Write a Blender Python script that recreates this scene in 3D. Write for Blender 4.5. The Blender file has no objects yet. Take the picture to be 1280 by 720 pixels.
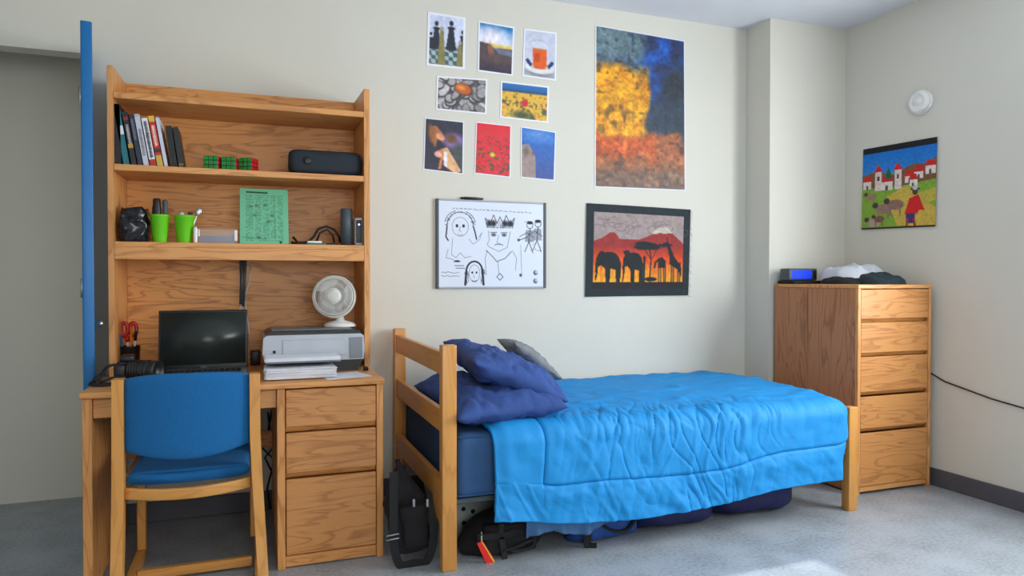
import bpy, bmesh, math, random
import numpy as np
from mathutils import Vector, Matrix, Euler, noise
random.seed(7); rng = np.random.default_rng(7)
C = bpy.context.scene.collection
R = math.radians

# ------------------------------------------------------------------ camera
CAM = Vector((0, 0, 1.193)); YAW = R(20.46); PIT = R(-.83); FPX = 880.8
fw = Vector((math.sin(YAW)*math.cos(PIT), math.cos(YAW)*math.cos(PIT), math.sin(PIT)))
rt = Vector((math.cos(YAW), -math.sin(YAW), 0)); up = rt.cross(fw)
cd = bpy.data.cameras.new('camera'); cam = bpy.data.objects.new('camera', cd); C.objects.link(cam)
cd.sensor_width = 36; cd.lens = FPX/1280*36; cd.clip_start = .02
cam.matrix_world = Matrix(((rt.x, up.x, -fw.x, CAM.x), (rt.y, up.y, -fw.y, CAM.y), (rt.z, up.z, -fw.z, CAM.z), (0, 0, 0, 1)))
bpy.context.scene.camera = cam
def ray(x, y): return fw + rt*((x-640)/FPX) - up*((y-360)/FPX)
def atY(x, y, Y): d = ray(x, y); return CAM + d*(Y/d.y)          # measured point on the plane y = Y
def atX(x, y, X): d = ray(x, y); return CAM + d*(X/d.x)
def atZ(x, y, Z): d = ray(x, y); return CAM + d*((Z-CAM.z)/d.z)

# ------------------------------------------------------------------ materials
def lin(c):
    return tuple(((v/255)/12.92 if v <= 10 else (((v/255)+.055)/1.055)**2.4) for v in c)
def newmat(name):
    m = bpy.data.materials.new(name); m.use_nodes = True
    return m, m.node_tree.nodes, m.node_tree.links, m.node_tree.nodes['Principled BSDF']
def N(nodes, t, **kw):
    n = nodes.new(t)
    for k, v in kw.items():
        if k in n.inputs: n.inputs[k].default_value = v
        else: setattr(n, k, v)
    return n
def plain(name, col, rough=.5, metal=0, bump=0, bscale=200, var=.06, vscale=8, emit=0, spec=.5, sheen=0):
    m, n, l, b = newmat(name); c = lin(col)
    tc = N(n, 'ShaderNodeTexCoord')
    nz = N(n, 'ShaderNodeTexNoise', Scale=vscale, Detail=3.0); l.new(tc.outputs['Object'], nz.inputs['Vector'])
    r = N(n, 'ShaderNodeValToRGB'); r.color_ramp.elements[0].position = .3; r.color_ramp.elements[1].position = .7
    r.color_ramp.elements[0].color = (*[v*(1-var) for v in c], 1); r.color_ramp.elements[1].color = (*[min(1, v*(1+var)) for v in c], 1)
    l.new(nz.outputs['Fac'], r.inputs['Fac']); l.new(r.outputs['Color'], b.inputs['Base Color'])
    b.inputs['Roughness'].default_value = rough; b.inputs['Metallic'].default_value = metal; b.inputs['Specular IOR Level'].default_value = spec
    if sheen: b.inputs['Sheen Weight'].default_value = sheen
    if bump:
        n2 = N(n, 'ShaderNodeTexNoise', Scale=bscale, Detail=2.0); l.new(tc.outputs['Object'], n2.inputs['Vector'])
        bp = N(n, 'ShaderNodeBump', Strength=bump, Distance=.004); l.new(n2.outputs['Fac'], bp.inputs['Height']); l.new(bp.outputs['Normal'], b.inputs['Normal'])
    if emit:
        b.inputs['Emission Color'].default_value = (*c, 1); b.inputs['Emission Strength'].default_value = emit
    return m
def wood(name, light, dark, axis, figure=1.0, rough=.42, seed=0.0):
    m, n, l, b = newmat(name)
    tc = N(n, 'ShaderNodeTexCoord'); mp = N(n, 'ShaderNodeMapping')
    lo, hi = 1.7, 15.0
    mp.inputs['Scale'].default_value = {'x': (lo, hi, hi), 'y': (hi, lo, hi), 'z': (hi, hi, lo)}[axis]
    mp.inputs['Location'].default_value = (seed, seed*1.7, seed*.6)
    l.new(tc.outputs['Object'], mp.inputs['Vector'])
    a = N(n, 'ShaderNodeTexNoise', Scale=.75, Detail=2.5, Roughness=.45, Distortion=.9*figure); l.new(mp.outputs[0], a.inputs['Vector'])
    mul = N(n, 'ShaderNodeMath', operation='MULTIPLY'); mul.inputs[1].default_value = 7.0; l.new(a.outputs['Fac'], mul.inputs[0])
    fr = N(n, 'ShaderNodeMath', operation='FRACT'); l.new(mul.outputs[0], fr.inputs[0])           # contour rings: cathedral grain
    r1 = N(n, 'ShaderNodeValToRGB'); e = r1.color_ramp.elements
    e[0].position = 0; e[0].color = (.15, .15, .15, 1); e[1].position = .35; e[1].color = (1, 1, 1, 1)
    x = e.new(.9); x.color = (.9, .9, .9, 1); x = e.new(1.0); x.color = (.2, .2, .2, 1)
    l.new(fr.outputs[0], r1.inputs['Fac'])
    f = N(n, 'ShaderNodeTexNoise', Scale=9.0, Detail=4.0, Roughness=.6); l.new(mp.outputs[0], f.inputs['Vector'])
    mx = N(n, 'ShaderNodeMix', data_type='FLOAT'); mx.inputs[0].default_value = .45
    l.new(r1.outputs['Color'], mx.inputs[2]); l.new(f.outputs['Fac'], mx.inputs[3])
    r2 = N(n, 'ShaderNodeValToRGB'); r2.color_ramp.elements[0].position = .2; r2.color_ramp.elements[1].position = .75
    r2.color_ramp.elements[0].color = (*lin(dark), 1); r2.color_ramp.elements[1].color = (*lin(light), 1)
    l.new(mx.outputs[0], r2.inputs['Fac']); l.new(r2.outputs['Color'], b.inputs['Base Color'])
    b.inputs['Roughness'].default_value = rough
    bp = N(n, 'ShaderNodeBump', Strength=.08, Distance=.003); l.new(f.outputs['Fac'], bp.inputs['Height']); l.new(bp.outputs['Normal'], b.inputs['Normal'])
    return m
OAKL, OAKD = (218, 154, 90), (176, 114, 58)
oak = {a: wood('oak_'+a, OAKL, OAKD, a) for a in 'xyz'}
ply = wood('oak_panel', (222, 154, 82), (164, 102, 46), 'x', 1.6, seed=3.1)
front = [wood('oak_front', (204, 142, 82), (166, 106, 56), 'x', 1.2, seed=1.3*i+.7) for i in range(4)]
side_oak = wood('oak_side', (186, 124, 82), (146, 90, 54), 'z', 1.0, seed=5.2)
maple = {a: wood('maple_'+a, (206, 146, 74), (188, 126, 58), a, .6, rough=.35, seed=2.2) for a in 'xyz'}
M = {}
M['wall'] = plain('wall_paint', (214, 212, 201), .85, bump=.12, bscale=90, var=.015, vscale=2)
M['ceil'] = plain('ceiling_paint', (222, 225, 232), .9, bump=.1, bscale=120, var=.01)
M['cove'] = plain('cove_base', (84, 84, 92), .5)
M['bluedoor'] = plain('blue_paint', (8, 104, 168), .4, var=.03)
M['steel'] = plain('satin_steel', (190, 190, 190), .3, 1)
M['black'] = plain('black_plastic', (18, 18, 20), .4)
M['blackmat'] = plain('black_fabric', (22, 21, 26), .85, bump=.5, bscale=350, var=.2, vscale=20)
M['strap'] = plain('strap_webbing', (27, 27, 31), .8, bump=.4, bscale=500)
M['chairblue'] = plain('blue_upholstery', (4, 98, 160), .9, bump=.6, bscale=600, var=.10, vscale=160)
M['comforter'] = plain('sky_blue_fabric', (0, 136, 206), .7, bump=.3, bscale=45, var=.02, vscale=4)
M['sheet'] = plain('slate_blue_sheet', (70, 112, 160), .85, bump=.25, bscale=25, var=.08)
M['matt'] = plain('navy_mattress_sheet', (44, 82, 128), .85, bump=.3, bscale=25, var=.08)
M['navy'] = plain('navy_cotton', (44, 74, 138), .85, bump=.25, bscale=30, var=.06)
M['navydark'] = plain('navy_nylon', (24, 28, 82), .6, bump=.4, bscale=25, var=.15)
M['grey'] = plain('grey_fabric', (124, 130, 134), .9, bump=.4, bscale=120, var=.12, vscale=30)
M['greyplastic'] = plain('grey_plastic', (172, 184, 182), .5)
M['white'] = plain('white_plastic', (232, 232, 230), .4)
M['fanwhite'] = plain('fan_plastic', (222, 220, 214), .4)
M['paper'] = plain('white_paper', (232, 236, 244), .7)
M['silver'] = plain('printer_silver', (168, 174, 184), .38, .25)
M['silverd'] = plain('printer_grey', (120, 126, 134), .4, .2)
M['lime'] = plain('lime_plastic', (104, 200, 20), .3)
M['clear'] = plain('frosted_plastic', (205, 170, 140), .3)
M['bluelid'] = plain('blue_plastic', (40, 110, 170), .4)
M['red'] = plain('red_plastic', (190, 30, 30), .4)
M['redtag'] = plain('red_tag', (235, 40, 30), .5)
M['yellow'] = plain('yellow_trim', (230, 190, 60), .5)
M['orange'] = plain('orange_plastic', (230, 120, 30), .4)
M['cube'] = plain('cube_green', (20, 140, 50), .35)
M['cubered'] = plain('cube_red', (190, 25, 30), .35)
M['screen'] = plain('dark_screen', (44, 50, 48), .25, var=.0, spec=.3)
M['gun'] = plain('graphite_plastic', (70, 80, 86), .4)
M['teal'] = plain('teal_board', (30, 120, 110), .4)
M['darkgreen'] = plain('dark_teal_knit', (32, 50, 58), .9, bump=.5, bscale=120, var=.2, vscale=30)
M['tee'] = plain('pale_grey_cotton', (196, 202, 212), .9, bump=.3, bscale=60)
M['lcd'] = plain('blue_lcd', (20, 60, 225), .3, emit=.55)
M['led'] = plain('blue_led', (150, 190, 255), .3, emit=2.5)
M['plasticbag'] = plain('black_bag_film', (20, 20, 28), .22, bump=.6, bscale=18, var=.2)
M['wire'] = plain('white_cord', (225, 218, 205), .5)
def floor_mat():
    m, n, l, b = newmat('speckled_vinyl')
    tc = N(n, 'ShaderNodeTexCoord')
    a = N(n, 'ShaderNodeTexNoise', Scale=60.0, Detail=4.0, Roughness=.7); l.new(tc.outputs['Object'], a.inputs['Vector'])
    c = N(n, 'ShaderNodeTexNoise', Scale=5.0, Detail=2.0); l.new(tc.outputs['Object'], c.inputs['Vector'])
    mx = N(n, 'ShaderNodeMix', data_type='FLOAT'); mx.inputs[0].default_value = .35; l.new(a.outputs['Fac'], mx.inputs[2]); l.new(c.outputs['Fac'], mx.inputs[3])
    r = N(n, 'ShaderNodeValToRGB'); e = r.color_ramp.elements
    e[0].position = .33; e[0].color = (*lin((122, 128, 134)), 1); e[1].position = .56; e[1].color = (*lin((162, 170, 177)), 1)
    l.new(mx.outputs[0], r.inputs['Fac']); l.new(r.outputs['Color'], b.inputs['Base Color'])
    b.inputs['Roughness'].default_value = .38
    return m
M['floor'] = floor_mat()
def vcol_mat(name, rough=.6):
    m, n, l, b = newmat(name)
    a = N(n, 'ShaderNodeVertexColor'); a.layer_name = 'Col'
    l.new(a.outputs['Color'], b.inputs['Base Color']); b.inputs['Roughness'].default_value = rough
    return m
M['print'] = vcol_mat('printed_paper', .5); M['cloth_art'] = vcol_mat('printed_cloth', .9); M['board'] = vcol_mat('drawn_whiteboard', .25)
M['spine'] = vcol_mat('printed_spine', .45)

# ------------------------------------------------------------------ mesh helpers
class MB:
    def __init__(s): s.bm = bmesh.new(); s.mi = 0
    def _tag(s, faces, smooth=False):
        for f in faces: f.material_index = s.mi; f.smooth = smooth
    def add(s, verts, faces, smooth=False):
        vs = [s.bm.verts.new(v) for v in verts]
        fs = []
        for f in faces:
            try: fs.append(s.bm.faces.new([vs[i] for i in f]))
            except ValueError: pass
        s._tag(fs, smooth); return s
    def box(s, x0, x1, y0, y1, z0, z1, bev=.002, seg=1):
        t = bmesh.new(); bmesh.ops.create_cube(t, size=1)
        bmesh.ops.scale(t, vec=(abs(x1-x0), abs(y1-y0), abs(z1-z0)), verts=t.verts)
        bmesh.ops.translate(t, vec=((x0+x1)/2, (y0+y1)/2, (z0+z1)/2), verts=t.verts)
        if bev: bmesh.ops.bevel(t, geom=t.edges[:], offset=min(bev, .45*min(abs(x1-x0), abs(y1-y0), abs(z1-z0))), segments=seg, affect='EDGES', profile=.6)
        return s.merge(t, seg > 1)
    def merge(s, t, smooth=False, mat=None):
        t.verts.index_update()
        if mat: bmesh.ops.transform(t, matrix=mat, verts=t.verts)
        s.add([v.co.copy() for v in t.verts], [[v.index for v in f.verts] for f in t.faces], smooth); t.free(); return s
    def obox(s, c, size, rot, bev=.002, seg=1):
        t = MB(); t.box(-size[0]/2, size[0]/2, -size[1]/2, size[1]/2, -size[2]/2, size[2]/2, bev, seg)
        return s.merge(t.bm, seg > 1, Matrix.Translation(c) @ Euler(rot).to_matrix().to_4x4())
    def prism(s, pts, y0, y1, axis='y'):                      # polygon (two coords) extruded along an axis
        f = {'y': lambda a, b, t: (a, t, b), 'x': lambda a, b, t: (t, a, b), 'z': lambda a, b, t: (a, b, t)}[axis]
        n = len(pts); v = [f(a, b, y0) for a, b in pts]+[f(a, b, y1) for a, b in pts]
        return s.add(v, [list(range(n))[::-1], list(range(n, 2*n))]+[[i, (i+1) % n, (i+1) % n+n, i+n] for i in range(n)])
    def tube(s, pts, r, n=8, closed=False, flat=1.0):
        pts = [Vector(p) for p in pts]; m = len(pts); rr = r if isinstance(r, (list, tuple)) else [r]*m
        v = []; fs = []; ref = None
        for i, p in enumerate(pts):
            a = pts[(i-1) % m] if (closed or i) else p; b = pts[(i+1) % m] if (closed or i < m-1) else p
            d = (b-a).normalized()
            if ref is None: ref = Vector((0, 0, 1)) if abs(d.z) < .9 else Vector((0, 1, 0))
            u = d.cross(ref)
            if u.length < 1e-5: u = d.cross(Vector((1, 0, .1)))
            u.normalize(); w = u.cross(d); ref = w
            for k in range(n):
                t = 2*math.pi*k/n; v.append(p+u*(rr[i]*math.cos(t))+w*(rr[i]*flat*math.sin(t)))
        for i in range(m if closed else m-1):
            for k in range(n): fs.append([i*n+k, i*n+(k+1) % n, ((i+1) % m)*n+(k+1) % n, ((i+1) % m)*n+k])
        if not closed: fs += [list(range(n))[::-1], list(range((m-1)*n, m*n))]
        return s.add(v, fs, True)
    def lathe(s, prof, c=(0, 0, 0), n=28, rot=None):          # prof: (radius, height)
        mt = Matrix.Translation(c) @ (Euler(rot).to_matrix().to_4x4() if rot else Matrix())
        v = []; fs = []; m = len(prof)
        for r, z in prof:
            for k in range(n): t = 2*math.pi*k/n; v.append(mt @ Vector((max(r, 1e-4)*math.cos(t), max(r, 1e-4)*math.sin(t), z)))
        for i in range(m-1):
            for k in range(n): fs.append([i*n+k, i*n+(k+1) % n, (i+1)*n+(k+1) % n, (i+1)*n+k])
        fs += [list(range(n))[::-1], list(range((m-1)*n, m*n))]
        return s.add(v, fs, True)
    def grid(s, f, nu, nv, wrap_u=False, caps=False):
        v = [f(i/(nu if wrap_u else nu-1), j/(nv-1)) for j in range(nv) for i in range(nu)]
        fs = [[j*nu+i, j*nu+(i+1) % nu, (j+1)*nu+(i+1) % nu, (j+1)*nu+i] for j in range(nv-1) for i in range(nu if wrap_u else nu-1)]
        if caps: fs += [list(range(nu))[::-1], list(range((nv-1)*nu, nv*nu))]
        return s.add(v, fs, True)
    def mat(s, i): s.mi = i; return s
def obj(name, mb, mats, parent=None, base=None, local=False, fix=True):
    """One mesh object; world-built geometry is moved into its own or its parent's frame."""
    bm = mb.bm if isinstance(mb, MB) else mb
    if fix: bmesh.ops.recalc_face_normals(bm, faces=bm.faces[:])
    org = Vector((0, 0, 0)); p = parent
    while p is not None: org += Vector(p.location); p = p.parent
    if parent is None and base is not None: org = Vector(base)
    if not local: bmesh.ops.translate(bm, vec=-org, verts=bm.verts)
    me = bpy.data.meshes.new(name); bm.to_mesh(me); bm.free()
    for m in (mats if isinstance(mats, (list, tuple)) else [mats]): me.materials.append(m)
    o = bpy.data.objects.new(name, me); C.objects.link(o)
    if parent is not None: o.parent = parent
    elif base is not None: o.location = base
    return o
def tag(o, label, cat, group=None):
    o['label'] = label; o['category'] = cat
    if group: o['group'] = group
    return o
def thing(name, label, cat, loc, group=None, rot=(0, 0, 0)):
    o = bpy.data.objects.new(name, None); o.empty_display_size = .05; C.objects.link(o); o.location = loc; o.rotation_euler = rot
    return tag(o, label, cat, group)
def struct(name, mb, m, parent=None):
    o = obj(name, mb, m, parent)
    if parent is None: o['kind'] = 'structure'
    return o
def curve_pts(pts, n=8):
    P_ = [Vector(p) for p in pts]; out = []
    for i in range(len(P_)-1):
        p0, p1, p2, p3 = P_[max(i-1, 0)], P_[i], P_[i+1], P_[min(i+2, len(P_)-1)]
        for k in range(n):
            t = k/n; out.append(.5*((2*p1)+(-p0+p2)*t+(2*p0-5*p1+4*p2-p3)*t*t+(-p0+3*p1-3*p2+p3)*t**3))
    return out+[P_[-1]]
def nz(p, s=1.0): return noise.noise(Vector(p)*s)
def fbm(p, s=1.0, o=3): return noise.fractal(Vector(p)*s, 1.0, 2.0, o)
def sstep(a, b, x):
    t = min(1, max(0, (x-a)/(b-a))); return t*t*(3-2*t)

# ------------------------------------------------------------------ room
BW, RW, PX, PY, CZ = 3.83, 3.69, 3.075, 3.60, 2.825      # back wall, right wall, wall jog, ceiling
LX, FY = -1.95, -1.4
DX0, DX1, DZ = -1.70, -.735, 2.25                        # closet opening in the back wall
struct('floor', MB().box(LX-.1, RW+.1, FY-.1, 4.5, -.1, 0, 0), M['floor'])
struct('ceiling', MB().box(LX-.1, RW+.1, FY-.1, 4.5, CZ, CZ+.1, 0), M['ceil'])
w = MB(); w.box(LX-.1, DX0, BW, BW+.1, 0, CZ, 0); w.box(DX0, DX1, BW, BW+.1, DZ, CZ, 0); w.box(DX1, RW+.1, BW, BW+.1, 0, CZ, 0)
struct('wall_back', w, M['wall'])
struct('wall_jog', MB().box(PX, RW, PY, BW, 0, CZ, 0), M['wall'])
WY0, WY1, WZ0, WZ1 = .55, 2.40, .88, 2.30
w = MB(); w.box(RW, RW+.1, FY, WY0, 0, CZ, 0); w.box(RW, RW+.1, WY1, 4.5, 0, CZ, 0)
w.box(RW, RW+.1, WY0, WY1, 0, WZ0, 0); w.box(RW, RW+.1, WY0, WY1, WZ1, CZ, 0)
struct('wall_right', w, M['wall'])
struct('wall_left', MB().box(LX-.1, LX, FY, 4.5, 0, CZ, 0), M['wall'])
RX0, RX1, RZ0, RZ1 = -.35, 1.55, .9, 2.3  # unseen opening behind the camera, added to let fill light in
w = MB(); w.box(LX-.1, RX0, FY-.1, FY, 0, CZ, 0); w.box(RX1, RW+.1, FY-.1, FY, 0, CZ, 0); w.box(RX0, RX1, FY-.1, FY, 0, RZ0, 0); w.box(RX0, RX1, FY-.1, FY, RZ1, CZ, 0)
struct('wall_rear', w, M['wall'])
w = MB(); w.box(RX0, RX0+.05, FY-.08, FY-.02, RZ0, RZ1); w.box(RX1-.05, RX1, FY-.08, FY-.02, RZ0, RZ1); w.box(RX0+.05, RX1-.05, FY-.08, FY-.02, RZ0, RZ0+.05); w.box(RX0+.05, RX1-.05, FY-.08, FY-.02, RZ1-.05, RZ1); w.box((RX0+RX1)/2-.02, (RX0+RX1)/2+.02, FY-.07, FY-.03, RZ0+.05, RZ1-.05)
struct('rear_fill_window', w, M['white'])  # frame of the added opening, only there for the fill light
w = MB(); w.box(LX, DX1+.1, 4.4, 4.5, 0, CZ, 0); w.box(DX1, DX1+.1, BW+.1, 4.4, 0, CZ, 0)
struct('wall_closet', w, M['wall'])
w = MB()
for a, b, c, d in ((WY0, WY0+.05, WZ0, WZ1), (WY1-.05, WY1, WZ0, WZ1), (WY0+.05, WY1-.05, WZ0, WZ0+.05), (WY0+.05, WY1-.05, WZ1-.05, WZ1)):
    w.box(RW+.02, RW+.08, a, b, c, d)
w.box(RW+.03, RW+.07, (WY0+WY1)/2-.02, (WY0+WY1)/2+.02, WZ0+.05, WZ1-.05)
struct('window_1', w, M['white'])
w = MB(); w.box(DX1, PX, BW-.012, BW, 0, .10, .004); struct('baseboard_back', w, M['cove'])
w = MB(); w.box(PX-.012, PX, PY, BW-.012, 0, .10, .004); w.box(PX-.012, RW, PY-.012, PY, 0, .10, .004); struct('baseboard_jog', w, M['cove'])
struct('baseboard_right', MB().box(RW-.012, RW, FY, PY-.012, 0, .10, .004), M['cove'])
# closet door: leaf swung open into the room, seen on its latch edge
hinge = Vector((DX1, BW-.005, 0)); lead = Vector((-.643, 3.335, 0)); dv = (lead-hinge); L = dv.length; ang = math.atan2(dv.y, dv.x)
door = bpy.data.objects.new('door_1', None); C.objects.link(door); door.location = hinge; door.rotation_euler = (0, 0, ang); door['kind'] = 'structure'
o = obj('door_leaf', MB().box(0, L, 0, .042, .012, 2.25, .006, 2), M['bluedoor'], door, local=True)
k = MB(); k.lathe([(.004, -.002), (.006, .012), (.012, .016), (.015, .024), (.012, .03), (.002, .032)], (L-.035, .042, 1.0), 16, (R(-90), 0, 0))
obj('door_knob', k, M['steel'], door, local=True)
k = MB(); 
for z in (.25, 1.1, 2.0): k.lathe([(.008, 0), (.008, .09)], (0.0, -.003, z), 10)
obj('door_hinge', k, M['steel'], door, local=True)

# ------------------------------------------------------------------ desk
DF, DB, DT = 3.005, 3.79, .765
desk = thing('desk', 'oak student desk with three drawers on the right and an open kneehole', 'desk', (-.02, 3.4, 0))
obj('desk_top', MB().box(-.592, .538, DF-.012, DB, .742, DT, .004, 2), oak['x'], desk)
obj('side_panel', MB().box(-.585, -.553, DF, DB, 0, .7415, .002), oak['z'], desk)
obj('side_panel', MB().box(.103, .134, DF, DB, 0, .7415, .002), oak['z'], desk)
obj('side_panel', MB().box(.506, .534, DF, DB, 0, .7415, .002), oak['z'], desk)
obj('back_panel', MB().box(.1345, .5055, DB-.02, DB-.008, .05, .74), oak['x'], desk)
obj('stretcher', MB().box(-.5525, .1025, 3.66, 3.68, .36, .44), oak['x'], desk)
obj('toe_rail', MB().box(.1345, .5055, DF+.012, DF+.03, .005, .05), oak['x'], desk)
pd = obj('pencil_drawer', MB().box(-.5515, .1015, DF+.012, DF+.032, .664, .738, .003), front[0], desk)
obj('drawer_tray', MB().box(-.52, .07, DF+.033, 3.45, .675, .73), oak['y'], pd)
for i, (a, b) in enumerate(((.582, .735), (.392, .556), (.056, .366))):
    d = obj('drawer', MB().box(.1375, .5035, DF+.002, DF+.022, a, b, .003), front[i+1], desk)
    obj('finger_pull', MB().prism([(DF+.02, a-.002), (DF+.05, a-.002), (DF+.05, a-.024), (DF+.032, a-.024)], .1375, .5035, 'x'), oak['x'], d)
    obj('drawer_box', MB().box(.155, .486, DF+.052, 3.6, a+.006, b-.02), oak['y'], d)

# ------------------------------------------------------------------ hutch
HF, HB = 3.44, 3.80
hutch = thing('bookcase_hutch', 'tall oak hutch with open shelves standing on the desk', 'bookcase', (-.01, 3.6, DT))
for x0, x1 in ((-.566, -.5435), (.5225, .549)):
    obj('side_panel', MB().prism([(HF, DT), (HB, DT), (HB, 2.115), (HF, 2.103)], x0, x1, 'x'), oak['z'], hutch)
obj('back_panel', MB().box(-.543, .522, HB-.02, HB-.004, DT, 2.115, .001), ply, hutch)
def shelf_board(z0, z1, lip=None):
    s = MB(); s.box(-.543, .522, HF+.0005, HB-.0205, z0, z1, .002)
    if lip: s.box(-.543, .522, HF, HF+.022, lip, z0, .002)
    return s
obj('shelf', shelf_board(1.966, 1.993), oak['x'], hutch)
obj('shelf', shelf_board(1.656, 1.684), oak['x'], hutch)
obj('shelf', shelf_board(1.327, 1.350, 1.273), oak['x'], hutch)
S1, S2 = 1.684, 1.350

# ------------------------------------------------------------------ paint boxes for printed things
class Paint:
    def __init__(s, w, h, col): s.w, s.h = w, h; s.a = np.tile(np.array(col, float), (h, w, 1)); s.u, s.v = np.meshgrid((np.arange(w)+.5)/w, (np.arange(h)+.5)/h); s.asp = h/w
    def blend(s, m, col): s.a = s.a*(1-m[..., None]) + np.array(col, float)*m[..., None]; return s
    def rect(s, u0, v0, u1, v1, col): return s.blend(((s.u >= u0) & (s.u <= u1) & (s.v >= v0) & (s.v <= v1)).astype(float), col)
    def ell(s, cx, cy, rx, ry, col, rot=0, soft=.12, op=1):
        dx = s.u-cx; dy = s.v-cy; c, q = math.cos(rot), math.sin(rot)
        X = (dx*c+dy*q*s.asp)/rx; Y = (-dx*q/s.asp+dy*c)/ry; d = np.sqrt(X*X+Y*Y)
        return s.blend(np.clip((1+soft-d)/(2*soft), 0, 1)*op, col)
    def poly(s, pts, col, op=1):
        ins = np.zeros(s.u.shape, bool); n = len(pts)
        for i in range(n):
            (x0, y0), (x1, y1) = pts[i], pts[(i+1) % n]
            if y0 == y1: continue
            c = ((y0 > s.v) != (y1 > s.v)) & (s.u < (x1-x0)*(s.v-y0)/(y1-y0)+x0); ins ^= c
        return s.blend(ins.astype(float)*op, col)
    def line(s, pts, wd, col, op=1):                           # wd in fractions of the width
        m = np.zeros(s.u.shape); px = 1/s.w
        for (x0, y0), (x1, y1) in zip(pts[:-1], pts[1:]):
            ax, ay, bx, by = x0, y0*s.asp, x1, y1*s.asp; ux, uy = s.u-ax, s.v*s.asp-ay; l2 = (bx-ax)**2+(by-ay)**2+1e-12
            t = np.clip((ux*(bx-ax)+uy*(by-ay))/l2, 0, 1); d = np.hypot(ux-t*(bx-ax), uy-t*(by-ay))
            m = np.maximum(m, np.clip((wd/2+px/2-d)/px, 0, 1))
        return s.blend(m*op, col)
    def arc(s, cx, cy, rx, ry, a0, a1, wd, col, n=20, op=1):
        return s.line([(cx+rx*math.cos(a0+(a1-a0)*i/n), cy+ry*math.sin(a0+(a1-a0)*i/n)) for i in range(n+1)], wd, col, op)
    def vgrad(s, v0, v1, c0, c1, u0=0, u1=1):
        t = np.clip((s.v-v0)/(v1-v0), 0, 1)[..., None]; col = np.array(c0, float)*(1-t)+np.array(c1, float)*t
        m = ((s.v >= v0) & (s.v <= v1) & (s.u >= u0) & (s.u <= u1))[..., None]; s.a = np.where(m, col, s.a); return s
    def noise(s, n):
        h, w = s.h, s.w; g = rng.random((max(2, int(n*s.asp))+2, n+2)); y = s.v*(g.shape[0]-2); x = s.u*(g.shape[1]-2)
        i = y.astype(int); j = x.astype(int); fy = y-i; fx = x-j; fy = fy*fy*(3-2*fy); fx = fx*fx*(3-2*fx)
        return (g[i, j]*(1-fx)+g[i, j+1]*fx)*(1-fy)+(g[i+1, j]*(1-fx)+g[i+1, j+1]*fx)*fy
    def mottle(s, n, amt): s.a = np.clip(s.a*(1+amt*(s.noise(n)-.5)[..., None]), 0, 255); return s
    def border(s, b, col): 
        bv = b/s.asp; m = ((s.u < b) | (s.u > 1-b) | (s.v < bv) | (s.v > 1-bv)).astype(float); return s.blend(m, col)
    def blur(s, k=1):
        for _ in range(k):
            p = np.pad(s.a, ((1, 1), (1, 1), (0, 0)), 'edge'); s.a = (p[:-2, 1:-1]+p[2:, 1:-1]+p[1:-1, :-2]+p[1:-1, 2:]+2*p[1:-1, 1:-1])/6
        return s
def inset(p, b=.06, col=(236, 238, 246)): return p.border(b, col)
def sheet(name, P, quad, m, normal, thick=.0012, wave=None, parent=None):
    """A thin printed sheet: a dense grid between the corners tl, tr, br, bl, coloured per vertex, with a back and edges."""
    h, w = P.h, P.w; tl, tr, br, bl = [Vector(q) for q in quad]; n = Vector(normal)
    col = np.clip(P.a/255, 0, 1); col = np.where(col <= .04045, col/12.92, ((col+.055)/1.055)**2.4)
    vs = []
    for j in range(h):
        a = tl.lerp(bl, j/(h-1)); b = tr.lerp(br, j/(h-1))
        for i in range(w):
            p = a.lerp(b, i/(w-1)); d = thick+(wave(i/(w-1), j/(h-1)) if wave else 0)
            vs.append(p+n*d)
    ring = [i for i in range(w)]+[j*w+w-1 for j in range(1, h)]+[(h-1)*w+i for i in range(w-2, -1, -1)]+[j*w for j in range(h-2, 0, -1)]
    nb = len(vs); cols = col.reshape(-1, 3)
    back = [vs[i]-n*thick for i in ring]
    faces = [(j*w+i, (j+1)*w+i, (j+1)*w+i+1, j*w+i+1) for j in range(h-1) for i in range(w-1)]
    k = len(ring)
    faces += [(ring[i], ring[(i+1) % k], nb+(i+1) % k, nb+i) for i in range(k)]
    base = (tl+tr+br+bl)/4
    allc = np.vstack([cols, cols[ring]])
    org = base
    pp = parent
    if parent is not None:
        org = Vector((0, 0, 0))
        while pp is not None: org += Vector(pp.location); pp = pp.parent
    me = bpy.data.meshes.new(name); me.from_pydata([tuple(v-org) for v in vs+back], [], faces)
    at = me.color_attributes.new('Col', 'FLOAT_COLOR', 'POINT'); at.data.foreach_set('color', np.hstack([allc, np.ones((len(allc), 1))]).astype(np.float32).ravel())
    me.materials.append(m); o = bpy.data.objects.new(name, me); C.objects.link(o)
    if parent is None: o.location = base
    else: o.parent = parent
    return o
def wq(*pts, y=BW-.0015): return [atY(a, b, y) for a, b in pts]

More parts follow.
